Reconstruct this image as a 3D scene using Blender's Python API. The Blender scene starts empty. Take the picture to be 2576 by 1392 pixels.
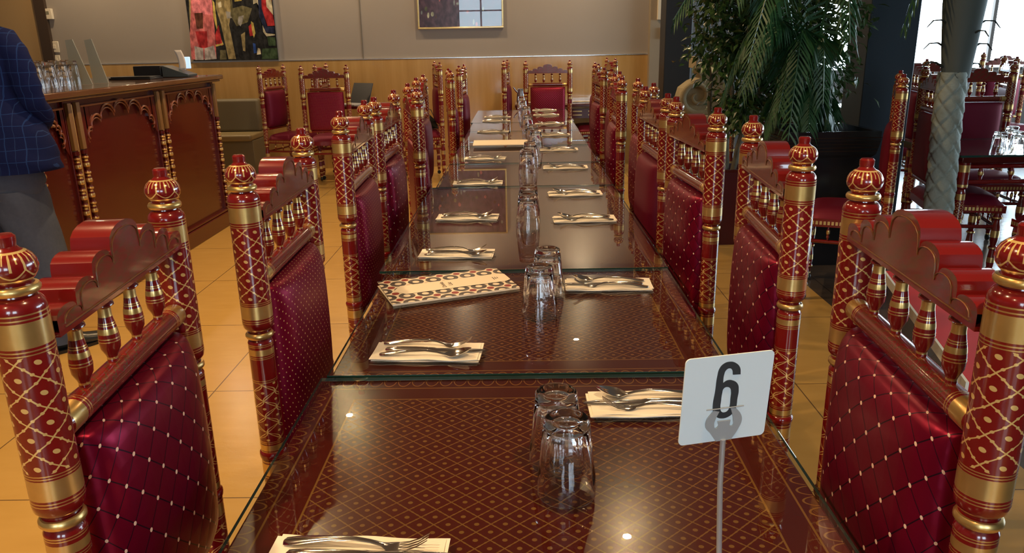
import bpy, math, random
from mathutils import Vector, Matrix
R = random.Random(7)
PI = math.pi
SC = bpy.context.scene
COL = SC.collection

# ------------------------------------------------------------------ camera
F_PX, PITCH, ROLL, YAW = 1951.5, 0.29329, -0.0189, -0.01483
CAM = Vector((0, 0, 1.41))
fwd = Vector((math.sin(YAW)*math.cos(PITCH), math.cos(YAW)*math.cos(PITCH), -math.sin(PITCH)))
r0 = Vector((math.cos(YAW), -math.sin(YAW), 0))
u0 = r0.cross(fwd)
right = r0*math.cos(ROLL) + u0*math.sin(ROLL)
up = -r0*math.sin(ROLL) + u0*math.cos(ROLL)
cam_d = bpy.data.cameras.new('camera'); cam = bpy.data.objects.new('camera', cam_d); COL.objects.link(cam)
M = Matrix((right, up, -fwd)).transposed().to_4x4(); M.translation = CAM
cam.matrix_world = M
cam_d.sensor_width = 36; cam_d.lens = F_PX/2576*36; cam_d.clip_start = 0.02; cam_d.clip_end = 100
SC.camera = cam

def ray(x, y):
    return right*((x-1288)/F_PX) - up*((y-696)/F_PX) + fwd
def on_z(x, y, z):
    d = ray(x, y); return CAM + d*((z-CAM.z)/d.z)
def on_y(x, y, Y):
    d = ray(x, y); return CAM + d*(Y/d.y)
def on_x(x, y, X):
    d = ray(x, y); return CAM + d*(X/d.x)

# ------------------------------------------------------------------ world, view, lights
SC.view_settings.view_transform = 'Standard'; SC.view_settings.look = 'None'
SC.view_settings.exposure = 0.12; SC.view_settings.gamma = 1.0; SC.view_settings.use_curve_mapping = False
w = bpy.data.worlds.new('world'); SC.world = w; w.use_nodes = True
w.node_tree.nodes['Background'].inputs[0].default_value = (0.75, 0.88, 1.0, 1)
w.node_tree.nodes['Background'].inputs[1].default_value = 1.5

def area(name, loc, rot, sx, sy, power, color, shape='RECTANGLE', spread=PI):
    l = bpy.data.lights.new(name, 'AREA'); l.shape = shape; l.size = sx
    if shape == 'RECTANGLE': l.size_y = sy
    l.energy = power; l.color = color; l.spread = spread
    o = bpy.data.objects.new(name, l); COL.objects.link(o); o.location = loc; o.rotation_euler = rot
    return o
WARM = (1.0, 0.66, 0.34)
LAMPS = [(-1.4, 3.95), (-1.41, 5.63), (0.6, 4.0), (0.52, 7.22), (-1.4, 2.2), (-1.35, 0.5), (0.6, 0.55),
         (-1.4, -1.2)]
for i, (lx, ly) in enumerate(LAMPS):
    area('downlight', (lx, ly, 2.97), (0, 0, 0), 0.05, 0, 25 if lx < 0 else (14 if ly == 4.0 else 18), WARM, 'DISK', math.radians(140))

for lx in (-4.9, -3.5, -2.1, -0.7, 0.7):  # added fill lamps that brighten the back wall and backlight its chairs
    area('back_wall_fill', (lx, 8.75, 2.97), (0, 0, 0), 0.10, 0, 15, (1.0, 0.74, 0.46), 'DISK', math.radians(160))

# ------------------------------------------------------------------ node helpers / materials
class NT:
    def __init__(s, name):
        s.mat = bpy.data.materials.new(name); s.mat.use_nodes = True
        s.t = s.mat.node_tree; s.t.nodes.clear()
        s.out = s.t.nodes.new('ShaderNodeOutputMaterial')
    def n(s, typ, **k):
        o = s.t.nodes.new(typ)
        for a, b in k.items(): setattr(o, a, b)
        return o
    def lk(s, a, b): s.t.links.new(a, b)
    def m(s, op, a, b=None, c=None):
        o = s.n('ShaderNodeMath', operation=op)
        for i, v in enumerate((a, b, c)):
            if v is None: continue
            if isinstance(v, (int, float)): o.inputs[i].default_value = v
            else: s.lk(v, o.inputs[i])
        return o.outputs[0]
    def mix(s, f, a, b):
        o = s.n('ShaderNodeMix', data_type='RGBA')
        for i, v in ((0, f), (6, a), (7, b)):
            if isinstance(v, (int, float)): o.inputs[i].default_value = v
            elif isinstance(v, tuple): o.inputs[i].default_value = (*v[:3], 1)
            else: s.lk(v, o.inputs[i])
        return o.outputs[2]
    def mixf(s, f, a, b):
        o = s.n('ShaderNodeMix', data_type='FLOAT')
        for i, v in ((0, f), (2, a), (3, b)):
            if isinstance(v, (int, float)): o.inputs[i].default_value = v
            else: s.lk(v, o.inputs[i])
        return o.outputs[0]
    def uv(s):
        sp = s.n('ShaderNodeSeparateXYZ'); s.lk(s.n('ShaderNodeUVMap').outputs[0], sp.inputs[0]); return sp.outputs[0], sp.outputs[1]
    def xyz(s, kind='Object'):
        sp = s.n('ShaderNodeSeparateXYZ'); s.lk(s.n('ShaderNodeTexCoord').outputs[kind], sp.inputs[0]); return sp.outputs[0], sp.outputs[1], sp.outputs[2]
    def noise(s, scale, detail=3, stretch=None, kind='Object', rough=0.5):
        t = s.n('ShaderNodeTexNoise'); t.inputs['Scale'].default_value = scale; t.inputs['Detail'].default_value = detail
        t.inputs['Roughness'].default_value = rough
        co = s.n('ShaderNodeTexCoord').outputs[kind]
        if stretch:
            mp = s.n('ShaderNodeMapping'); mp.inputs['Scale'].default_value = stretch; s.lk(co, mp.inputs[0]); co = mp.outputs[0]
        s.lk(co, t.inputs['Vector']); return t.outputs['Fac']
    def bsdf(s, color, rough=0.5, metal=0.0, coat=0.0, coatr=0.05, spec=0.5, sheen=0.0, trans=0.0, ior=1.5, bump=None, bstr=0.2, emit=None, estr=0):
        b = s.n('ShaderNodeBsdfPrincipled')
        def st(k, v):
            if isinstance(v, (int, float)): b.inputs[k].default_value = v
            elif isinstance(v, tuple): b.inputs[k].default_value = (*v[:3], 1)
            else: s.lk(v, b.inputs[k])
        st('Base Color', color); st('Roughness', rough); st('Metallic', metal); st('Coat Weight', coat); st('Coat Roughness', coatr)
        st('Specular IOR Level', spec); st('Sheen Weight', sheen); st('Transmission Weight', trans); st('IOR', ior)
        if emit: st('Emission Color', emit); st('Emission Strength', estr)
        if bump is not None:
            bp = s.n('ShaderNodeBump'); bp.inputs['Strength'].default_value = bstr; bp.inputs['Distance'].default_value = 0.01
            s.lk(bump, bp.inputs['Height']); s.lk(bp.outputs[0], b.inputs['Normal'])
        s.lk(b.outputs[0], s.out.inputs[0]); s.b = b
        return s.mat
    def lattice(s, A, B, lw=0.05, dot=0.13, nub=0.07):
        """gold line / dot mask of a diamond lattice"""
        a = s.m('PINGPONG', A, 0.5); b = s.m('PINGPONG', B, 0.5)
        la = s.m('LESS_THAN', a, lw); lb = s.m('LESS_THAN', b, lw)
        m_ = s.m('MAXIMUM', la, lb)
        if dot:
            da = s.m('SUBTRACT', 0.5, a); db = s.m('SUBTRACT', 0.5, b)
            d = s.m('SQRT', s.m('ADD', s.m('MULTIPLY', da, da), s.m('MULTIPLY', db, db)))
            m_ = s.m('MAXIMUM', m_, s.m('LESS_THAN', d, dot))
        if nub:
            for p, q in ((a, b), (b, a)):
                e = s.m('ABSOLUTE', s.m('SUBTRACT', p, 0.30)); 
                d = s.m('SQRT', s.m('ADD', s.m('MULTIPLY', e, e), s.m('MULTIPLY', q, q)))
                m_ = s.m('MAXIMUM', m_, s.m('LESS_THAN', d, nub))
        return m_

def flat(name, color, rough=0.5, **k):
    return NT(name).bsdf(color, rough, **k)
RED = (0.175, 0.0055, 0.0055); GOLD = (0.80, 0.55, 0.20)
m_red = flat('red_lacquer', RED, 0.18, coat=0.9, coatr=0.04)
n = NT('gold_paint'); m_gold = n.bsdf(n.mix(n.noise(60, 4), (0.62, 0.40, 0.12), (0.80, 0.55, 0.21)), 0.33, metal=0.85, coat=0.5, coatr=0.08)

def painted(name, N, p, lw, dot, nub, wave=0.0, double=False, dim=1.0):
    n = NT(name); u, v = n.uv()
    u = n.m('MULTIPLY', u, N); v = n.m('DIVIDE', v, p)
    if wave: u = n.m('ADD', u, n.m('MULTIPLY', n.m('SINE', n.m('MULTIPLY', v, 4*PI)), wave))
    A = n.m('ADD', u, v); B = n.m('SUBTRACT', u, v)
    mk = n.lattice(A, B, lw, dot, nub)
    if double:
        s2 = n.m('MULTIPLY', n.m('SINE', n.m('MULTIPLY', n.m('ADD', v, v), PI)), 0.16)
        A2 = n.m('ADD', A, s2); B2 = n.m('ADD', B, s2)
        mk = n.m('MAXIMUM', mk, n.lattice(A2, B2, lw, 0, 0))
    g = tuple(c*dim for c in GOLD)
    return n.bsdf(n.mix(mk, RED, g), 0.24, metal=n.m('MULTIPLY', mk, 0.35), coat=0.8, coatr=0.06)
m_lat = painted('red_lacquer_gold_lattice', 4, 0.0362, 0.03, 0.12, 0.07, wave=0.02)
m_leafpat = painted('red_lacquer_gold_leaf_trail', 3, 0.034, 0.026, 0.10, 0.0, wave=0.0, double=True)
m_crest = painted('red_lacquer_faded_gold_scroll', 9, 0.035, 0.032, 0.06, 0.0, wave=0.25, double=True, dim=0.14)
n = NT('red_lacquer_gold_petals'); u, v = n.uv()
z0 = n.m('ADD', 1.189, n.m('MULTIPLY', n.m('ABSOLUTE', n.m('SINE', n.m('MULTIPLY', u, 6*PI))), -0.009))
ln = n.m('LESS_THAN', n.m('ABSOLUTE', n.m('SUBTRACT', v, z0)), 0.0011)
pet = n.m('LESS_THAN', n.m('PINGPONG', n.m('MULTIPLY', u, 12), 0.5), 0.09)
pet = n.m('MULTIPLY', pet, n.m('MULTIPLY', n.m('GREATER_THAN', v, 1.188), n.m('LESS_THAN', v, 1.205)))
pet2 = n.m('LESS_THAN', n.m('PINGPONG', n.m('MULTIPLY', u, 24), 0.5), 0.12)
pet2 = n.m('MULTIPLY', pet2, n.m('MULTIPLY', n.m('GREATER_THAN', v, 1.196), n.m('LESS_THAN', v, 1.206)))
ring = n.m('LESS_THAN', n.m('ABSOLUTE', n.m('SUBTRACT', v, 1.2065)), 0.0009)
ring2 = n.m('LESS_THAN', n.m('ABSOLUTE', n.m('SUBTRACT', v, 1.1765)), 0.0008)
mk = n.m('MAXIMUM', n.m('MAXIMUM', n.m('MAXIMUM', ln, pet2), pet), n.m('MAXIMUM', ring, ring2))
m_finial = n.bsdf(n.mix(mk, RED, GOLD), 0.2, metal=n.m('MULTIPLY', mk, 0.35), coat=0.9, coatr=0.05)

WINE = (0.21, 0.0025, 0.028)
def fabric(kind):
    n = NT('wine_satin_' + kind); x, y, z = n.xyz('Object')
    if kind == 'plain':
        return n.bsdf(n.mix(n.noise(300, 2), (0.12, 0.004, 0.018), (0.17, 0.005, 0.025)), 0.5, metal=0.35, spec=0.3)
    uu = n.m('SUBTRACT', x, n.m('MULTIPLY', y, n.m('DIVIDE', x, 0.18)))
    zz_ = n.m('SUBTRACT', z, n.m('MULTIPLY', y, n.m('DIVIDE', n.m('SUBTRACT', z, 0.775), 0.187)))
    s = 0.046 if kind == 'quilted' else 0.0165
    A = n.m('ADD', n.m('DIVIDE', uu, s), n.m('DIVIDE', zz_, s)); B = n.m('SUBTRACT', n.m('DIVIDE', uu, s), n.m('DIVIDE', zz_, s*(0.9 if kind == 'quilted' else 1)))
    a = n.m('PINGPONG', A, 0.5); b = n.m('PINGPONG', B, 0.5)
    d = n.m('SQRT', n.m('ADD', n.m('MULTIPLY', a, a), n.m('MULTIPLY', b, b)))
    if kind == 'quilted':
        lines = n.m('LESS_THAN', n.m('MINIMUM', a, b), 0.022); dots = n.m('LESS_THAN', d, 0.075)
        c = n.mix(lines, WINE, (0.03, 0.008, 0.02)); c = n.mix(dots, c, (0.80, 0.56, 0.44))
        return n.bsdf(c, 0.36, metal=n.m('MULTIPLY', n.m('SUBTRACT', 1.0, dots), 0.62), spec=0.3, bump=n.m('MINIMUM', a, b), bstr=0.10)
    dots = n.m('LESS_THAN', d, 0.11)
    return n.bsdf(n.mix(dots, WINE, (0.66, 0.40, 0.17)), 0.42, metal=n.m('MULTIPLY', n.m('SUBTRACT', 1.0, dots), 0.55), spec=0.3)
m_quilt, m_dots, m_plain = fabric('quilted'), fabric('dotted'), fabric('plain')

# floor / walls
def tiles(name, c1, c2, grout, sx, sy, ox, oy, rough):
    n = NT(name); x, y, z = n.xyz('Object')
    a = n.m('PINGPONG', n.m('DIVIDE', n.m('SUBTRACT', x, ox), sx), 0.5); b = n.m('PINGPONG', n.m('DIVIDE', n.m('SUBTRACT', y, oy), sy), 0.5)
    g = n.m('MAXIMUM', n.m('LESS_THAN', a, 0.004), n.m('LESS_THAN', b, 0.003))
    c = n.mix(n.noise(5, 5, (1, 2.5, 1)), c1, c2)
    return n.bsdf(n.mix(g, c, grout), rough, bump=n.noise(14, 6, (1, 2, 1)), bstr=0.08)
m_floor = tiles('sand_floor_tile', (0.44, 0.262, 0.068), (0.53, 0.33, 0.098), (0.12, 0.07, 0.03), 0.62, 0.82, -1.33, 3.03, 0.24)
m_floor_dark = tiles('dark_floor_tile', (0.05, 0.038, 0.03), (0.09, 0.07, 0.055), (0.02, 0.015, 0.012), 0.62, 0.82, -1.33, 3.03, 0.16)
n = NT('taupe_wall_paint'); m_wall = n.bsdf(n.mix(n.noise(2, 4), (0.31, 0.265, 0.21), (0.34, 0.29, 0.235)), 0.45, bump=n.noise(120, 3), bstr=0.03)
n = NT('honey_wood_panelling')
gr = n.noise(3.0, 6, (5, 5, 0.35), rough=0.6)
m_panel = n.bsdf(n.mix(gr, (0.37, 0.20, 0.052), (0.60, 0.375, 0.135)), 0.16, coat=0.4, coatr=0.06)
m_ceiling = flat('taupe_ceiling_paint', (0.26, 0.225, 0.18), 0.8)
m_dark = flat('black_column_paint', (0.012, 0.013, 0.015), 0.5)
m_brown = flat('dark_brown_trim', (0.05, 0.028, 0.014), 0.5)
m_metal = flat('aluminium_trim', (0.7, 0.7, 0.7), 0.25, metal=1.0)
m_chrome = flat('polished_steel', (0.72, 0.71, 0.69), 0.13, metal=1.0)
m_cream = flat('cream_plastic', (0.72, 0.62, 0.44), 0.4)
m_grey = flat('taupe_vinyl', (0.15, 0.125, 0.075), 0.5)
m_black = flat('black_plastic', (0.012, 0.012, 0.014), 0.35)
m_cloth = flat('cream_paper_napkin', (0.82, 0.75, 0.62), 0.85)
n = NT('bar_red_lacquer'); m_bar = n.bsdf(n.mix(n.noise(3, 4), (0.06, 0.005, 0.0035), (0.085, 0.008, 0.005)), 0.2, coat=0.2, coatr=0.05)
m_bargold = flat('aged_gold_moulding', (0.22, 0.12, 0.04), 0.4, metal=0.3)
m_stone = NT('carved_stone'); m_stone = m_stone.bsdf(m_stone.mix(m_stone.noise(12, 5), (0.20, 0.16, 0.085), (0.36, 0.30, 0.18)), 0.8, bump=m_stone.noise(40, 4), bstr=0.4)

def thin_glass(name, tint, edge=None):
    n = NT(name)
    fr = n.n('ShaderNodeFresnel'); fr.inputs[0].default_value = 1.5
    gm = n.n('ShaderNodeNewGeometry'); fac = n.m('MULTIPLY', fr.outputs[0], n.m('SUBTRACT', 1.0, gm.outputs['Backfacing']))
    g = n.n('ShaderNodeBsdfGlossy'); g.inputs['Roughness'].default_value = 0.0; g.inputs['Color'].default_value = (1, 1, 1, 1)
    t = n.n('ShaderNodeBsdfTransparent'); t.inputs[0].default_value = (*tint, 1)
    mx = n.n('ShaderNodeMixShader'); n.lk(fac, mx.inputs[0]); n.lk(t.outputs[0], mx.inputs[1]); n.lk(g.outputs[0], mx.inputs[2])
    n.lk(mx.outputs[0], n.out.inputs[0]); return n.mat
m_sheet = thin_glass('table_sheet_glass', (0.97, 0.985, 0.975))
m_sheet_edge = flat('green_glass_edge', (0.012, 0.05, 0.04), 0.05, spec=0.9)
m_pane = thin_glass('clear_pane', (0.92, 0.95, 0.95))
m_tumbler = flat('clear_tumbler_glass', (1, 1, 1), 0.0, trans=1.0, ior=1.48)
n = NT('bright_daylight_pane'); m_day = n.bsdf((0.8, 0.9, 1.0), 0.4, emit=(0.68, 0.86, 1.0), estr=11.0)

# ------------------------------------------------------------------ mesh builder
class MB:
    def __init__(s): s.v = []; s.f = []; s.m = []; s.uv = []
    def add(s, vs, fs, mi=0, uvs=None):
        b = len(s.v); s.v += [tuple(p) for p in vs]
        for i, f in enumerate(fs):
            s.f.append([b+k for k in f]); s.m.append(mi[i] if isinstance(mi, list) else mi)
            s.uv.append(uvs[i] if uvs else [(0, 0)]*len(f))
    def box(s, x0, x1, y0, y1, z0, z1, mi=0):
        v = [(x, y, z) for z in (z0, z1) for y in (y0, y1) for x in (x0, x1)]
        s.add(v, [(0, 2, 3, 1), (4, 5, 7, 6), (0, 1, 5, 4), (2, 6, 7, 3), (0, 4, 6, 2), (1, 3, 7, 5)], mi)
    def lathe(s, pts, n=24, o=(0, 0, 0), bands=(), mi=0, cap=True, lobes=None, axis='z'):
        """pts (r,z) top to bottom or reverse; bands (z0,z1,mat)"""
        P = [pts[0]]
        for a, b in zip(pts, pts[1:]):
            cuts = []
            for q in bands:
                for zc in q[:2]:
                    if min(a[1], b[1]) + 1e-6 < zc < max(a[1], b[1]) - 1e-6:
                        t = (zc-a[1])/(b[1]-a[1]); cuts.append((t, zc))
            for t, zc in sorted(set(cuts)): P.append((a[0]+(b[0]-a[0])*t, zc))
            P.append(b)
        vs = []
        for r, z in P:
            for k in range(n):
                a = 2*PI*k/n; rr = r*(lobes(a, z) if lobes else 1)
                if axis == 'z': vs.append((o[0]+rr*math.cos(a), o[1]+rr*math.sin(a), o[2]+z))
                else: vs.append((o[0]+z, o[1]+rr*math.cos(a), o[2]+rr*math.sin(a)))
        fs, ms, uv = [], [], []
        down = (P[-1][1] < P[0][1]) ^ (axis != 'z')
        for i in range(len(P)-1):
            zm = (P[i][1]+P[i+1][1])/2; m_ = mi
            for q in bands:
                if q[0] <= zm <= q[1]: m_ = q[2]; break
            for k in range(n):
                k2 = (k+1) % n; q = (i*n+k, i*n+k2, (i+1)*n+k2, (i+1)*n+k)
                t = ((k/n, P[i][1]), ((k+1)/n, P[i][1]), ((k+1)/n, P[i+1][1]), (k/n, P[i+1][1]))
                if down: q = q[::-1]; t = t[::-1]
                fs.append(q); uv.append(t); ms.append(m_)
        if cap:
            a = tuple(range(n)); b = tuple(range((len(P)-1)*n, len(P)*n))
            fs.append(a if down else a[::-1]); ms.append(mi); uv.append([(0, 0)]*n)
            fs.append(b[::-1] if down else b); ms.append(mi); uv.append([(0, 0)]*n)
        s.add(vs, fs, ms, uv)
    def tube(s, pts, rad, n=8, mi=0, flat_=1.0, cap=True):
        pts = [Vector(p) for p in pts]; vs = []; prev = None
        for i, p in enumerate(pts):
            d = (pts[min(i+1, len(pts)-1)]-pts[max(i-1, 0)]).normalized()
            ref = Vector((0, 0, 1)) if abs(d.z) < 0.95 else Vector((1, 0, 0))
            if prev is not None: ref = prev
            a = d.cross(ref).normalized(); b = a.cross(d).normalized(); prev = b
            r = rad[i] if isinstance(rad, (list, tuple)) else rad
            for k in range(n):
                t = 2*PI*k/n; vs.append(p + a*(r*math.cos(t)) + b*(r*math.sin(t)*flat_))
        fs = [(i*n+k, i*n+(k+1) % n, (i+1)*n+(k+1) % n, (i+1)*n+k) for i in range(len(pts)-1) for k in range(n)]
        if cap: fs += [tuple(range(n))[::-1], tuple(range((len(pts)-1)*n, len(pts)*n))]
        s.add(vs, fs, mi)
    def loft(s, rings, mi=0, cap=True, closed=True):
        n = len(rings[0]); vs = [p for r in rings for p in r]
        kk = range(n) if closed else range(n-1)
        fs = [(i*n+k, i*n+(k+1) % n, (i+1)*n+(k+1) % n, (i+1)*n+k) for i in range(len(rings)-1) for k in kk]
        if cap: fs += [tuple(range(n))[::-1], tuple(range((len(rings)-1)*n, len(rings)*n))]
        s.add(vs, fs, mi)
    def prism(s, poly, d, mi=0, side=None):
        """poly: 3d points, d: extrude vector"""
        d = Vector(d); n = len(poly); A = [Vector(p) for p in poly]; B = [p+d for p in A]
        fs = [tuple(range(n)), tuple(range(2*n-1, n-1, -1))] + [(k, k+n, (k+1) % n+n, (k+1) % n) for k in range(n)]
        s.add(A+B, fs, [mi, mi]+[mi if side is None else side]*n)
    def sheet(s, fn, nu, nv, th=0.0, mi=0):
        """fn(u,v)->(Vector, uv)"""
        vs = [fn(i/nu, j/nv) for j in range(nv+1) for i in range(nu+1)]
        fs = [(j*(nu+1)+i, j*(nu+1)+i+1, (j+1)*(nu+1)+i+1, (j+1)*(nu+1)+i) for j in range(nv) for i in range(nu)]
        uvs = [[(k % (nu+1)/nu, k//(nu+1)/nv) for k in f] for f in fs]
        s.add(vs, fs, mi, uvs)
    def build(s, name, mats, parent=None, smooth=True, ang=38, bevel=0, seg=2, loc=None, fix=False):
        me = bpy.data.meshes.new(name); me.from_pydata(s.v, [], s.f)
        if not isinstance(mats, (list, tuple)): mats = [mats]
        for m_ in mats: me.materials.append(m_)
        me.polygons.foreach_set('material_index', s.m)
        ul = me.uv_layers.new(name='UVMap')
        ul.data.foreach_set('uv', [c for f in s.uv for p in f for c in p])
        if fix:
            import bmesh
            bm = bmesh.new(); bm.from_mesh(me); bmesh.ops.remove_doubles(bm, verts=bm.verts, dist=2e-6); bmesh.ops.recalc_face_normals(bm, faces=bm.faces); bm.to_mesh(me); bm.free()
        if smooth:
            me.shade_smooth(); me.set_sharp_from_angle(angle=math.radians(ang))
        me.update()
        o = bpy.data.objects.new(name, me); COL.objects.link(o)
        if parent: o.parent = parent
        if loc: o.location = loc
        if bevel:
            b = o.modifiers.new('edge', 'BEVEL'); b.width = bevel; b.segments = seg; b.limit_method = 'ANGLE'
        return o

def thing(name, label, cat, loc=(0, 0, 0), rz=0, group=None):
    o = bpy.data.objects.new(name, None); COL.objects.link(o); o.location = loc; o.rotation_euler = (0, 0, rz)
    o.empty_display_size = 0.05
    return tag(o, label, cat, group)
def tag(o, label, cat, group=None):
    o['label'] = label; o['category'] = cat
    if group: o['group'] = group
    return o
def struct(o): o['kind'] = 'structure'; return o
def kids(o): return [c for c in CH.get(o.name, [])]
CH = {}
def index_children():
    CH.clear()
    for o in COL.objects:
        if o.parent: CH.setdefault(o.parent.name, []).append(o)
def dup(root, loc, rz, label, group=None, swap=None, scale=None):
    r = root.copy(); COL.objects.link(r); r.location = loc; r.rotation_euler = (0, 0, rz); r['label'] = label
    if group: r['group'] = group
    if scale: r.scale = scale
    def rec(src, dst):
        for c in CH.get(src.name, []):
            d = c.copy(); COL.objects.link(d); d.parent = dst
            if swap and c.name.split('.')[0] in swap:
                d.data = swap[c.name.split('.')[0]]
            rec(c, d)
    rec(root, r); return r

# ------------------------------------------------------------------ room
def slab(name, x0, x1, y0, y1, z0, z1, mat):
    b = MB(); b.box(x0, x1, y0, y1, z0, z1); return struct(b.build(name, mat, smooth=False))
slab('floor', -6.4, 1.68, -5.0, 12.2, -0.1, 0, m_floor)
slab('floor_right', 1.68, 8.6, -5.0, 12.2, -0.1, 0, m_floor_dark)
slab('ceiling', -6.4, 8.6, -5.0, 12.2, 3.0, 3.1, m_ceiling)
WY = 9.3
slab('wall_back', -6.4, 1.68, WY, WY+0.12, 0, 3.0, m_wall)
slab('wall_left', -6.5, -6.4, -5.0, 12.2, 0, 3.0, m_wall)
slab('wall_panelling', -5.38, 1.47, WY-0.022, WY-0.001, 0.0, 1.25, m_panel)
slab('trim_rail', -5.38, 1.47, WY-0.026, WY-0.001, 1.25, 1.257, m_metal)
slab('trim_seam', -1.815, -1.803, WY-0.006, WY-0.001, 1.257, 3.0, flat('dark_seam_strip', (0.16, 0.135, 0.10), 0.6))  # thin darker strip along the wall seam
slab('trim_left_post', -5.50, -5.38, WY-0.05, WY-0.001, 0, 3.0, m_brown)
slab('wall_left_panel', -6.4, -5.50, WY-0.02, WY-0.001, 0, 3.0, flat('tan_wall_panel', (0.40, 0.25, 0.10), 0.45))
slab('wall_pier', 1.47, 1.68, WY-0.14, WY-0.001, 0, 3.0, flat('beige_pier_paint', (0.30, 0.24, 0.16), 0.5))
# stepped return to the deeper part of the room
slab('wall_return', 1.68, 1.8, WY, 12.2, 0, 3.0, m_wall)
# far window wall
FY = 12.0
n = NT('dim_panel_wall'); m_far = n.bsdf((0.17, 0.15, 0.14), 0.6)
slab('wall_far_sill', 1.8, 8.6, FY, FY+0.15, 0, 0.88, m_far)
slab('wall_far_head', 1.8, 8.6, FY, FY+0.15, 2.55, 3.0, m_far)
slab('wall_far_left', 1.8, 4.35, FY, FY+0.15, 0.88, 2.55, m_far)
slab('wall_far_pier', 5.35, 5.72, FY, FY+0.15, 0.88, 2.55, m_far)
slab('wall_far_right', 8.2, 8.6, FY, FY+0.15, 0.88, 2.55, m_far)
slab('wall_right', 8.6, 8.7, -5.0, 12.2, 0, 3.0, m_far)
def window(i, x0, x1, z0, z1, y, mull):
    b = MB(); t = 0.045
    b.box(x0, x1, y-0.03, y+0.05, z0, z0+t); b.box(x0, x1, y-0.03, y+0.05, z1-t, z1)
    b.box(x0, x0+t, y-0.03, y+0.05, z0+t, z1-t); b.box(x1-t, x1, y-0.03, y+0.05, z0+t, z1-t)
    for mx in mull: b.box(mx-0.025, mx+0.025, y-0.02, y+0.04, z0+t, z1-t)
    fr = struct(b.build('window_%d' % i, m_brown, smooth=False))
    p = MB(); p.box(x0+t, x1-t, y+0.06, y+0.07, z0+t, z1-t); p.build('pane', m_day, fr, smooth=False)
window(1, 4.35, 5.35, 0.88, 2.55, FY+0.03, [])
window(2, 5.72, 8.2, 0.88, 2.55, FY+0.03, [6.95])
b = MB(); b.box(8.585, 8.598, 3.2, 9.6, 0.8, 2.6); struct(b.build('window_5', m_day, smooth=False))  # added glowing sheet on the closed wall, fills in daylight from the right
# shopfront behind the camera
RY = -5.0
slab('wall_rear_left', -6.4, -1.75, RY-0.1, RY, 0, 3.0, m_wall)
slab('wall_rear_centre', -0.45, 0.6, RY-0.1, RY, 0, 3.0, m_wall)
slab('wall_rear_right', 2.2, 8.6, RY-0.1, RY, 0, 3.0, m_wall)
slab('wall_rear_low', -1.75, -0.45, RY-0.1, RY, 0, 0.60, m_wall)
slab('wall_rear_mid', -1.75, -0.45, RY-0.1, RY, 0.95, 1.2, m_wall)
slab('wall_rear_top', -1.75, -0.45, RY-0.1, RY, 2.85, 3.0, m_wall)
slab('wall_rear_sill', 0.6, 2.2, RY-0.1, RY, 0, 1.1, m_wall)
slab('wall_rear_head', 0.6, 2.2, RY-0.1, RY, 2.75, 3.0, m_wall)
def glaze(i, x0, x1, z0, z1, cols, rows):
    b = MB()
    for k in range(cols+1): xx = x0+(x1-x0)*k/cols; b.box(xx-0.025, xx+0.025, RY-0.06, RY-0.01, z0, z1)
    for k in range(rows+1): zz2 = z0+(z1-z0)*k/rows; b.box(x0, x1, RY-0.055, RY-0.015, zz2-0.02, zz2+0.02)
    f = struct(b.build('window_%d' % i, m_brown, smooth=False))
    b = MB(); b.box(x0, x1, RY-0.08, RY-0.07, z0, z1); b.build('pane', m_day, f, smooth=False)
glaze(3, -1.75, -0.45, 1.2, 2.85, 2, 3); glaze(4, -1.05, -0.75, 0.60, 0.95, 1, 2); glaze(6, 0.6, 2.2, 1.1, 2.75, 3, 2)
b = MB(); b.box(-1.75, -1.05, RY-0.06, RY-0.02, 0.60, 0.95); b.box(-0.75, -0.45, RY-0.06, RY-0.02, 0.60, 0.95); struct(b.build('wall_rear_blocks', m_wall, smooth=False))

# black columns
def column(name, x0, x1, y0, y1):
    b = MB(); b.box(x0, x1, y0, y1, 0, 3.0); b.box(x0-0.02, x1+0.02, y0-0.02, y1+0.02, 0, 0.12)
    return struct(b.build(name, m_dark, bevel=0.006))
p = on_y(1667, 256, 8.2); q = on_y(1737, 170, 8.2)
column('column_back', p.x, q.x, 8.2, 8.5)
p = on_y(2166, 260, 5.7); q = on_y(2288, 260, 5.7)
column('column_right', p.x, q.x, 5.7, 6.05).data.materials[0] = flat('flare_tinted_column', (0.022, 0.036, 0.05), 0.4)  # dark column with the blue haze of lens flare put into its colour

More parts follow.
